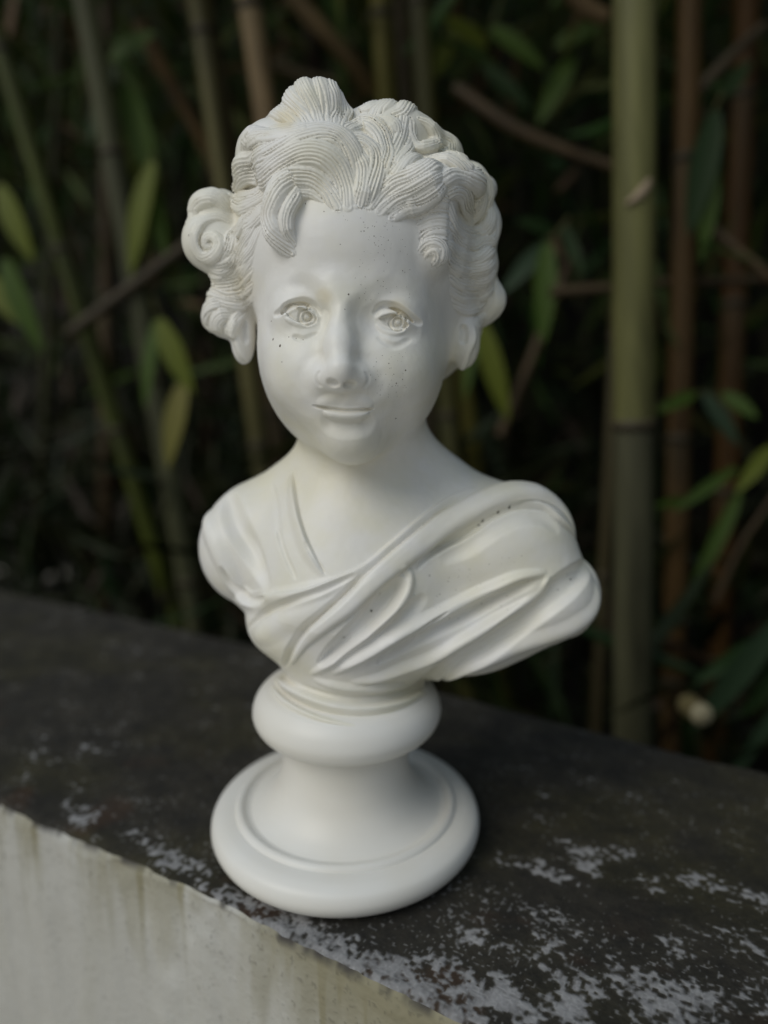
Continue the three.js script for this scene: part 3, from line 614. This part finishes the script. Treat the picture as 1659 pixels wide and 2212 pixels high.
    const a = clamp(alg + drip * (0.3 + nearTop), 0, 0.92); r = mix(r, 0.24, a); g = mix(g, 0.22, a); b = mix(b, 0.135, a);
    const dark = sstep(0.38, 0.62, fine * 0.9 + 0.35 * pit + 0.14 * nearTop + 0.12 * right - 0.08) * 0.35; r = mix(r, 0.07, dark); g = mix(g, 0.065, dark); b = mix(b, 0.05, dark);
    const edge = sstep(-0.007, -0.001, y) * sstep(-0.25, 0.25, fbm(s * 120, 3, 3, 3) - 0.02); r = mix(r, 0.05, edge); g = mix(g, 0.045, edge); b = mix(b, 0.04, edge);
    const crack = 1 - sstep(0, 0.035, Math.abs(fbm(s * 24 + 9, y * 9, 31, 4))); const ck = crack * sstep(0.1, 0.4, noise3(s * 9, y * 9, 17)) * 0.0; r *= 1 - ck; g *= 1 - ck; b *= 1 - ck;
    h2[j * W2 + i] = 0.5 + 0.3 * blot + 0.28 * fine + 0.1 * pit - 0.35 * ck;
    return [r, g, b];
  }, true);
  const faceBump = dataTexture(W2, H2, (i, j) => { const h = h2[j * W2 + i]; return [h, h, h]; }, false);
  const topMat = new THREE.MeshStandardMaterial({ map: top, bumpMap: topBump, bumpScale: 0.0011, roughness: 0.95 }), faceMat = new THREE.MeshStandardMaterial({ map: face, bumpMap: faceBump, bumpScale: 0.0009, roughness: 0.9 });
  const ss = []; for (let s = -9; s < -1; s += 0.1) ss.push(s); for (let s = -1; s < 0.5; s += 0.0035) ss.push(s); for (let s = 0.5; s <= 5; s += 0.1) ss.push(s);
  const place = (s, n, y) => { const e = 0.0008 * fbm(s * 40, n * 40, y * 40, 3) + 0.0004 * noise3(s * 200, n * 200, y * 200); return [s * E.x + n * NRM.x, y + (y > -0.004 ? e : 0), s * E.z + n * NRM.z + (y <= -0.004 ? e * 2.5 : 0)]; };
  const sheet = (cols, uv, mat, name) => { // cols: list of s -> [n, y]
    const p = [], t = [], idx = [], M = cols.length;
    for (const s of ss) for (const c of cols) { const [n, y] = c(s); p.push(...place(s, n, y)); t.push(...uv(s, n, y)); }
    for (let i = 0; i < ss.length - 1; i++) for (let j = 0; j < M - 1; j++) { const a = i * M + j, b = a + M; idx.push(a, b, a + 1, b, b + 1, a + 1); }
    const g = new THREE.BufferGeometry(); g.setAttribute('position', new THREE.Float32BufferAttribute(p, 3)); g.setAttribute('uv', new THREE.Float32BufferAttribute(t, 2)); g.setIndex(idx); g.computeVertexNormals(); return part(name, g, mat, wall);
  };
  const chip = s => 0.0045 + 0.008 * Math.max(0, fbm(s * 60, 2, 7, 4));
  const topCols = []; for (let k = 4; k <= 8; k++) { const a = k / 8 * Math.PI / 2; topCols.push(s => { const r = chip(s); return [nf(s) - r + r * Math.cos(a), -r + r * Math.sin(a)]; }); }
  for (let k = 1; k <= 56; k++) topCols.push(s => [mix(nf(s) - chip(s), nb(s) + 0.006, k / 56), 0]);
  for (let k = 1; k <= 4; k++) { const a = k / 4 * Math.PI / 2; topCols.push(s => [nb(s) + 0.006 - 0.006 * Math.sin(a), -0.006 + 0.006 * Math.cos(a)]); }
  topCols.push(s => [nb(s), -0.3], s => [nb(s), -WALL_H - 0.6]);
  sheet(topCols, (s, n) => [(s - S0) / (S1 - S0), (n - N0) / (N1 - N0)], topMat, 'weathered_top');
  const faceCols = [s => [nf(s) + 0.004, -WALL_H], s => [nf(s) + 0.002, -0.5]]; for (let k = 40; k >= 1; k--) faceCols.push(s => [nf(s), -0.008 - 0.4 * (k / 40) ** 1.6]);
  for (let k = 0; k <= 4; k++) { const a = k / 8 * Math.PI / 2; faceCols.push(s => { const r = chip(s); return [nf(s) - r + r * Math.cos(a), -r + r * Math.sin(a)]; }); }
  sheet(faceCols, (s, n, y) => [(s - S0) / (S1 - S0), 1 - y / Y0], faceMat, 'plastered_face');
}
{ // ground in front, soil behind rising as a slope added to shut out the sky
  const mk = (name, f, mat, w, d, nx, nz, cx, cz) => { const g = new THREE.PlaneGeometry(w, d, nx, nz); g.rotateX(-Math.PI / 2); const p = g.attributes.position; for (let i = 0; i < p.count; i++) { const x = p.getX(i) + cx, z = p.getZ(i) + cz; p.setXYZ(i, x, f(x, z), z); } g.computeVertexNormals(); const m = part(name, g, mat, scene); m.userData.kind = 'structure'; return m; };
  mk('ground', (x, z) => -WALL_H, new THREE.MeshStandardMaterial({ color: new THREE.Color().setRGB(0.52, 0.48, 0.40), roughness: 0.95 }), 160, 160, 1, 1, 0, 0);
  mk('added_bank', (x, z) => { const n = x * NRM.x + z * NRM.z; return -WALL_H + 0.02 + 0.06 * fbm(x * 3, z * 3, 1, 3) + (n < -2.4 ? Math.min(5.5, (-2.4 - n) * 2.2) : 0) - (n > -0.21 ? 0.4 : 0); }, new THREE.MeshStandardMaterial({ color: new THREE.Color().setRGB(0.010, 0.008, 0.005), roughness: 1 }), 26, 18, 150, 110, 0, -8.6);
}
// ------------------------------------------------------------------ the bamboo thicket behind the wall
const stemMat = new THREE.MeshPhysicalMaterial({ color: new THREE.Color().setRGB(0.76, 0.74, 0.58), vertexColors: true, roughness: 0.5, specularIntensity: 0.5 });
const GROUND_Y = -WALL_H;
function tubeGeo(points, radii, colour, sides = 14, seed = 1) { // a round stem through points
  const p = [], c = [], idx = [], n = points.length, up = new THREE.Vector3(0.3, 0, 1), nrm = [];
  for (let i = 0; i < n; i++) {
    const d = points[Math.min(n - 1, i + 1)].clone().sub(points[Math.max(0, i - 1)]).normalize(), a = new THREE.Vector3().crossVectors(d, Math.abs(d.z) > 0.9 ? new THREE.Vector3(1, 0, 0) : up).normalize(), b = new THREE.Vector3().crossVectors(d, a);
    for (let j = 0; j < sides; j++) { const t = j / sides * 2 * Math.PI, q = a.clone().multiplyScalar(Math.cos(t)).addScaledVector(b, Math.sin(t)); p.push(points[i].x + q.x * radii[i], points[i].y + q.y * radii[i], points[i].z + q.z * radii[i]); c.push(...colour(i / (n - 1), t, points[i])); }
  }
  for (let i = 0; i < n - 1; i++) for (let j = 0; j < sides; j++) { const a = i * sides + j, b = i * sides + (j + 1) % sides; idx.push(a, a + sides, b, b, a + sides, b + sides); }
  const g = new THREE.BufferGeometry(); g.setAttribute('position', new THREE.Float32BufferAttribute(p, 3)); g.setAttribute('color', new THREE.Float32BufferAttribute(c, 3)); g.setIndex(idx); g.computeVertexNormals(); return g;
}
function culm(label, lo, hi, w, tone, o = {}) { // lo, hi: [u, v, z] of two points on the axis; w: width in picture units at hi
  const A = at(...lo), B = at(...hi), d = B.clone().sub(A).normalize();
  const scale = q => { const dz = CAM.z - q.z, dy = CAM.y - q.y; return (dz * CP + dy * SP) / F_PX; };
  const r = w / 2 * scale(B), bottom = A.clone().addScaledVector(d, (GROUND_Y - 0.1 - A.y) / d.y), topY = o.top ?? 2.6, len = (topY - bottom.y) / d.y;
  const g = thing('bamboo_culm', label, 'bamboo', bottom.toArray(), o.group ?? 'bamboo stems behind the wall');
  const rnd = rng(Math.round(lo[0] * 13 + hi[0] * 7 + w)), gap = o.gap ?? 0.3, first = o.node ? at(...o.node).sub(bottom).dot(d) : 0.1 + rnd() * gap;
  let nodes = []; for (let k = -12; k < 14; k++) { const t = first + k * gap * (1 + 0.0 * k); if (t > 0.02 && t < len) nodes.push(t); }
  const cuts = [0, ...nodes, len], P = t => d.clone().multiplyScalar(t), sd = rnd() * 50, bow = o.bow ?? 0;
  const bend = t => new THREE.Vector3(bow * (t / len) * (t / len), 0, 0);
  for (let i = 0; i < cuts.length - 1; i++) {
    const a = cuts[i], b = cuts[i + 1], pts = [], rad = [], taper = t => r * (1.12 - 0.2 * t / len);
    for (const f of [0, 0.015, 0.04, 0.08, 0.14, 0.2, 0.26, 0.32, 0.38, 0.44, 0.5, 0.56, 0.62, 0.68, 0.74, 0.8, 0.86, 0.92, 0.96, 0.985, 1]) { const t = mix(a, b, f); pts.push(P(t).add(bend(t))); rad.push(taper(t) * (1 + 0.035 * Math.exp(-f * 30) + 0.05 * Math.exp(-(1 - f) * 40))); }
    const tn = o.below && b < first + 0.01 ? o.below : tone;
    const col = (f, th, q) => { const s = fbm(Math.cos(th) * 1.3 + sd, q.y * 3.5, Math.sin(th) * 1.3, 3) + 0.6 * fbm(Math.cos(th) * 4 + sd, q.y * 22, Math.sin(th) * 4, 2), m = clamp(0.5 + s, 0, 1), bloom = 0.5 * Math.exp(-(1 - f) * 4.5); return tn.map((v, k) => mix(v * (0.5 + 0.95 * m), [0.13, 0.135, 0.112][k] * (tn[1] > 0.15 ? 1 : 0.6), bloom)); };
    part('internode', tubeGeo(pts, rad, col, 18), stemMat, g);
    if (i < cuts.length - 2) { const rr = taper(b) * 1.0, q = f => P(b + f * 0.006).add(bend(b)); part('node_ring', tubeGeo([q(-1), q(-0.5), q(0), q(0.5), q(1)], [rr * 1.04, rr * 1.15, rr * 1.1, rr * 1.17, rr * 1.02], f => (f < 0.4 ? [0.02, 0.016, 0.012] : [0.07, 0.06, 0.045]), 18), stemMat, g); }
  }
  return g;
}
const GREEN = [0.08, 0.095, 0.022], GREY = [0.085, 0.09, 0.055], YELLOW = [0.16, 0.145, 0.032], TAN = [0.25, 0.175, 0.11], OLIVE = [0.105, 0.097, 0.045], BROWN = [0.10, 0.058, 0.024], ORANGE = [0.09, 0.045, 0.015];
culm('thickest pale green bamboo stem with a dark node ring, right of the bust', [1366, 1560, -0.40], [1371, 20, -0.40], 89, [0.15, 0.153, 0.07], { node: [1366, 917, -0.40], gap: 0.46, below: [0.085, 0.086, 0.06] });  // the tone below the node is greyed to paint in shade
culm('leaning yellow green bamboo stem at the far left edge', [255, 930, -0.85], [5, 110, -0.85], 40, [0.065, 0.085, 0.014]);
culm('leaning grey green bamboo stem left of the side curl', [345, 900, -0.80], [195, 60, -0.80], 50, [0.09, 0.097, 0.062], { gap: 0.34, node: [250, 330, -0.8] });
culm('olive bamboo stem rising just left of the head', [560, 960, -0.78], [432, 20, -0.78], 46, OLIVE);
culm('pale tan dry bamboo stem above the left of the hair', [600, 420, -0.70], [540, 10, -0.70], 50, TAN);
culm('yellow bamboo stem with a node above the crown', [838, 300, -0.85], [822, 10, -0.85], 42, YELLOW, { node: [822, 32, -0.85] });
culm('thin grey bamboo stem beside the yellow one above the crown', [880, 260, -0.90], [862, 10, -0.90], 28, [0.12, 0.095, 0.07]);
culm('slim yellow green bamboo stem above the crown', [925, 210, -0.95], [900, 10, -0.95], 36, [0.135, 0.125, 0.03]);
culm('orange brown dry bamboo stem right of the thickest stem', [1455, 1380, -0.62], [1490, 20, -0.62], 50, BROWN, { gap: 0.36, node: [1474, 945, -0.62] });
culm('rust brown dry bamboo stem near the right edge', [1570, 1000, -0.80], [1612, 60, -0.80], 50, ORANGE);
culm('dark slim bamboo stem close behind the left of the thickest stem', [1302, 1300, -0.52], [1330, 760, -0.52], 30, [0.05, 0.042, 0.024]);
culm('dull green bamboo stem showing between chin and shoulder', [975, 1000, -0.80], [925, 300, -0.80], 42, [0.08, 0.08, 0.03]);
culm('brown bamboo stem showing below the left ear', [610, 1010, -0.95], [548, 640, -0.95], 40, [0.07, 0.05, 0.03]);
{ // a torn, pale remnant of a sheath on the thickest stem
  const c = scene.children.find(o => o.name === 'bamboo_culm'), f = [[1352, 440], [1368, 432], [1384, 418], [1396, 400], [1401, 386]].map(([u, v]) => at(u, v, -0.378 - 0.0002 * Math.abs(u - 1371)).sub(c.position));
  part('sheath_remnant', tubeGeo(f, [0.0015, 0.004, 0.0055, 0.0055, 0.003], () => [0.36, 0.29, 0.25], 8), stemMat, c);
}
{ // stems deeper in the thicket, shade put into their tones
  const r = rng(41);
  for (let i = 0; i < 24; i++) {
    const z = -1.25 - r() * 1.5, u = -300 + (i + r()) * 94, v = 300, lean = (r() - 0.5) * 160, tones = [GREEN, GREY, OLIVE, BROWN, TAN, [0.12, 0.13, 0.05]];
    culm(['bamboo stem deep in the thicket behind the bust with shade painted into its tone'][0], [u + lean, 1100, z], [u, v, z], 22 + r() * 20, tones[Math.floor(r() * 6)].map(v => v * 0.3), { group: 'bamboo stems deep in the thicket', gap: 0.28 + r() * 0.1 });
  }
}
// dry twigs and fallen canes
function twig(label, pts, w, tone) {
  const P = pts.map(p => at(...p)), c = new THREE.CatmullRomCurve3(P), n = 16, sc = (CAM.z - P[0].z) / F_PX, col = (f, th, q) => { const m = 0.65 + 0.7 * clamp(0.5 + fbm(q.x * 30, q.y * 30, q.z * 30 + th, 2), 0, 1); return tone.map(v => v * m); };
  const o = P[0].clone(), list = c.getPoints(n).map(q => q.sub(o)), g = part('dry_twig', tubeGeo(list, list.map((_, i) => w / 2 * sc * (1 - 0.25 * i / n)), col, 9), stemMat, scene); g.position.copy(o); tag(g, label, 'twig', 'dry twigs and canes among the stems'); return g;
}
const DRY = [0.085, 0.06, 0.04];
twig('broad brown dry cane slanting down to the crown of the head', [[628, -10, -0.8], [700, 70, -0.8], [760, 140, -0.82], [800, 200, -0.85]], 36, [0.15, 0.105, 0.058]);
twig('brown cane slanting behind the thickest stem, right of the hair', [[985, 190, -0.75], [1100, 270, -0.72], [1210, 320, -0.7], [1330, 362, -0.68]], 25, DRY);
twig('grey twig crossing level behind the thickest stem', [[1190, 632, -0.6], [1300, 624, -0.6], [1420, 612, -0.62], [1680, 603, -0.65]], 24, [0.09, 0.066, 0.047]);
twig('brown twig slanting down to the right edge', [[1525, 480, -0.6], [1580, 530, -0.58], [1680, 612, -0.56]], 24, [0.11, 0.078, 0.05]);
twig('grey twig branching up to the top right corner', [[1490, 215, -0.62], [1560, 140, -0.62], [1650, 55, -0.64]], 26, [0.09, 0.072, 0.055]);
twig('brown twig slanting up from shoulder height right of the bust', [[1080, 940, -0.75], [1130, 820, -0.75], [1200, 640, -0.76], [1230, 560, -0.78]], 24, DRY);
twig('dull twig slanting up to the side curl at left', [[150, 720, -0.8], [270, 630, -0.78], [370, 555, -0.76], [440, 500, -0.74]], 26, [0.075, 0.062, 0.05]);
twig('orange brown cane slanting through the upper left', [[300, 50, -0.9], [370, 180, -0.9], [430, 290, -0.9], [470, 380, -0.9]], 32, [0.10, 0.06, 0.022]);
twig('brown cane arching above the crown to the right', [[590, 140, -0.95], [680, 175, -0.95], [760, 180, -0.95]], 30, [0.08, 0.062, 0.035]);
twig('tan stub of a cane at the top beside the thickest stem', [[1232, -20, -0.7], [1270, 20, -0.7], [1310, 40, -0.7]], 40, [0.18, 0.125, 0.08]);
twig('thin reddish twig low at the right edge', [[1545, 1300, -0.6], [1600, 1180, -0.6], [1680, 1060, -0.6]], 16, DRY);

// leaves: a long pointed blade folded along its midrib and drooping
function bladeGeo(L, w, sag, twist = 0, n = 8) {
  const p = [], idx = [];
  for (let i = 0; i <= n; i++) { const t = i / n, hw = w / 2 * Math.pow(Math.sin(Math.PI * Math.min(1, t * 0.94 + 0.06)), 0.7) * (1 - 0.25 * t), y = -sag * t * t, a = twist * t, x = L * t; p.push(x, y + hw * 0.28 * Math.cos(a), hw * Math.cos(a), x, y, 0, x, y + hw * 0.28 * Math.cos(a) , -hw * Math.cos(a)); }
  for (let i = 0; i < n; i++) for (let k = 0; k < 2; k++) { const a = i * 3 + k; idx.push(a, a + 3, a + 1, a + 1, a + 3, a + 4); }
  const g = new THREE.BufferGeometry(); g.setAttribute('position', new THREE.Float32BufferAttribute(p, 3)); g.setIndex(idx); g.computeVertexNormals(); return g;
}
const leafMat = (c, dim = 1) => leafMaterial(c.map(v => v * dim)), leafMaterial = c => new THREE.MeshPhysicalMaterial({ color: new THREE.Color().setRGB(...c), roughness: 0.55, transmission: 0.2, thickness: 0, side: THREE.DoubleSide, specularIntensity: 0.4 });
const leafMats = { green: leafMat([0.048, 0.09, 0.010]), deep: leafMat([0.018, 0.042, 0.010]), lime: leafMat([0.11, 0.135, 0.014]), blue: leafMat([0.026, 0.05, 0.024]), yellow: leafMat([0.15, 0.14, 0.03]) };
function spray(label, stem, leaves) { // a leafy shoot: stem [[u,v,z]...], leaves [u0,v0,u1,v1,z,width,kind,sag]
  const P = stem.map(p => at(...p)), o = P[0], g = thing('bamboo_shoot', label, 'bamboo shoot', o.toArray(), 'leafy bamboo shoots'), sc = z => (CAM.z - z) / F_PX;
  const list = new THREE.CatmullRomCurve3(P).getPoints(10).map(q => q.sub(o));
  part('stem', tubeGeo(list, list.map((_, i) => 0.0022 - 0.001 * i / 10), () => [0.10, 0.10, 0.04], 7), stemMat, g);
  for (const [u0, v0, u1, v1, z, w, kind, dz = 0.03] of leaves) {
    const a = at(u0, v0, z), b = at(u1, v1, z + dz), d = b.clone().sub(a), L = d.length(); d.normalize();
    const m = part('leaf', bladeGeo(L, w * sc(z), L * 0.12, 0.3), leafMats[kind], g), side = new THREE.Vector3().crossVectors(d, new THREE.Vector3(-0.25, 0.35, 1)).normalize(), nn = new THREE.Vector3().crossVectors(side, d).normalize();
    m.matrixAutoUpdate = true; m.quaternion.setFromRotationMatrix(new THREE.Matrix4().makeBasis(d, nn, side)); m.position.copy(a.sub(o));
  }
}
spray('green leaf shoot hanging beside the right of the hair', [[1230, 470, -0.66], [1205, 500, -0.66], [1180, 520, -0.66]], [[1182, 525, 1172, 740, -0.64, 52, 'green'], [1185, 525, 1085, 625, -0.66, 46, 'blue'], [1200, 505, 1120, 470, -0.68, 36, 'deep'], [1215, 490, 1260, 590, -0.68, 30, 'deep']]);
spray('lime green shoot between cheek and shoulder at right', [[1010, 640, -0.72], [1030, 690, -0.72]], [[1035, 690, 1098, 910, -0.7, 52, 'lime'], [1030, 690, 1000, 860, -0.72, 30, 'green']]);
spray('dark green shoot between the two right hand stems', [[1560, 200, -0.58], [1540, 250, -0.58], [1530, 300, -0.58]], [[1545, 240, 1490, 500, -0.57, 62, 'deep'], [1540, 330, 1520, 560, -0.57, 44, 'green'], [1560, 210, 1620, 130, -0.6, 40, 'deep']]);
spray('green shoot crossing the orange stems at right', [[1420, 880, -0.56], [1490, 850, -0.56], [1560, 850, -0.56]], [[1500, 850, 1425, 885, -0.55, 34, 'green'], [1520, 850, 1600, 960, -0.55, 40, 'blue'], [1560, 850, 1640, 900, -0.56, 36, 'green'], [1480, 1080, 1420, 1090, -0.55, 26, 'green']]);
spray('narrow green shoot at the right edge', [[1690, 960, -0.5], [1660, 1000, -0.5]], [[1665, 965, 1595, 1060, -0.5, 40, 'lime'], [1600, 1060, 1490, 1290, -0.5, 36, 'green'], [1590, 1010, 1460, 1100, -0.52, 30, 'green']]);
spray('broad dark green blades at the lower right corner', [[1700, 1330, -0.36], [1690, 1400, -0.36]], [[1690, 1330, 1490, 1600, -0.34, 66, 'blue', -0.02], [1700, 1500, 1560, 1720, -0.32, 36, 'blue', 0], [1640, 1380, 1500, 1480, -0.38, 40, 'deep'], [1700, 1420, 1600, 1560, -0.36, 44, 'deep', 0]]);
spray('yellow green shoot hanging left of the ear', [[330, 640, -0.66], [350, 700, -0.66]], [[345, 690, 410, 850, -0.64, 56, 'lime'], [400, 820, 350, 1010, -0.63, 58, 'yellow'], [340, 690, 300, 880, -0.68, 36, 'green']]);
spray('green shoot in the upper left between the leaning stems', [[240, 130, -0.85], [280, 200, -0.85], [310, 260, -0.85]], [[270, 180, 330, 400, -0.83, 64, 'green'], [300, 230, 260, 420, -0.84, 56, 'lime'], [320, 260, 300, 560, -0.84, 50, 'lime'], [250, 140, 180, 300, -0.85, 44, 'deep'], [240, 130, 330, 60, -0.86, 50, 'green']]);
spray('lime shoot beside the grey stem at left', [[330, 330, -0.8], [320, 380, -0.8]], [[330, 350, 265, 590, -0.79, 54, 'lime'], [320, 360, 350, 560, -0.8, 40, 'green']]);
spray('green shoot at the left edge', [[-20, 380, -0.8], [20, 420, -0.8]], [[0, 400, 60, 560, -0.78, 54, 'lime'], [10, 560, 80, 760, -0.78, 56, 'green'], [-20, 600, 40, 700, -0.8, 50, 'lime']]);
spray('green shoot high between hair and thickest stem', [[1090, -20, -0.85], [1060, 60, -0.85], [1040, 140, -0.85]], [[1060, 60, 1180, 140, -0.83, 40, 'green'], [1050, 100, 960, 30, -0.84, 40, 'lime'], [1200, 100, 1310, 40, -0.83, 44, 'green'], [1040, 140, 1150, 230, -0.84, 36, 'deep'], [1240, 120, 1160, 260, -0.84, 46, 'green'], [990, 60, 930, 170, -0.85, 44, 'lime']]);
{ // loose foliage filling the thicket, and the leafy canopy over it
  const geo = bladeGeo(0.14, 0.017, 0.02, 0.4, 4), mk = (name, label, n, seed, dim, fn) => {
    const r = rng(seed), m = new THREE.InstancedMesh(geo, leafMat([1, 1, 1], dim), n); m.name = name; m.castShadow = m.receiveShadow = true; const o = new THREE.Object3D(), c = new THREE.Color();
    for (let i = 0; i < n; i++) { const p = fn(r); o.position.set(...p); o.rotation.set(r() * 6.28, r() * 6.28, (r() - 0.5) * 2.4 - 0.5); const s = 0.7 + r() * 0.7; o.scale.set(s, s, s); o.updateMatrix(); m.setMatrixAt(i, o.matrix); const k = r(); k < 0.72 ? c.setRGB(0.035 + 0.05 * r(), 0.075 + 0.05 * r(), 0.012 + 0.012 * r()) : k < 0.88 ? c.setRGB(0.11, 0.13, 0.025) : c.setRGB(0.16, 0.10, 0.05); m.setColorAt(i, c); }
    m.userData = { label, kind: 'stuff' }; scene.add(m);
  };
  const back = (r, n0, n1, y0, y1) => { const s = (r() - 0.5) * 8, n = mix(n0, n1, r()); return [s * E.x + n * NRM.x, mix(y0, y1, r()), s * E.z + n * NRM.z]; };
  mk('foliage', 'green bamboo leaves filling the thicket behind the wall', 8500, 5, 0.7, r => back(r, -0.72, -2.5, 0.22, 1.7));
  mk('shade_tinted_foliage', 'leaves low in the thicket behind the wall with shade painted into their colour', 4500, 15, 0.2, r => back(r, -0.85, -2.7, -0.6, 0.25));  // leaf colours dimmed to paint in the shade low down
  mk('added_undergrowth', 'added low leaves at the foot of the bamboo with shade painted into their colour', 3600, 8, 0.2, r => { const s = -2.4 + 3.6 * r(), n = -0.42 - 1.3 * r(); return [s * E.x + n * NRM.x, -0.55 + 0.62 * r() + (s < -0.1 ? 0.06 : -0.06), s * E.z + n * NRM.z]; });  // added to darken the foot of the thicket, shade in the leaf colour
  mk('canopy_foliage', 'bamboo leaves of the canopy over the thicket', 52000, 6, 0.8, r => back(r, -0.14, -3.8, 0.86, 3.0));
}
{ // a pale round end of a cut cane low at the right
  const e = part('cane_stub', tubeGeo([[0, 0, 0], [0, 0.0, 0.03], [0, 0.001, 0.034], [0, 0.001, 0.036]].map(q => new THREE.Vector3(...q)), [0.0115, 0.0115, 0.0105, 0.0002], f => f > 0.5 ? [0.42, 0.38, 0.30] : [0.2, 0.17, 0.1], 16), stemMat, scene);
  e.position.copy(at(1486, 1522, -0.32)); e.rotation.x = -0.15; tag(e, 'pale round cut end of a cane low at the right', 'cane stub');
}
renderer.render(scene, camera);
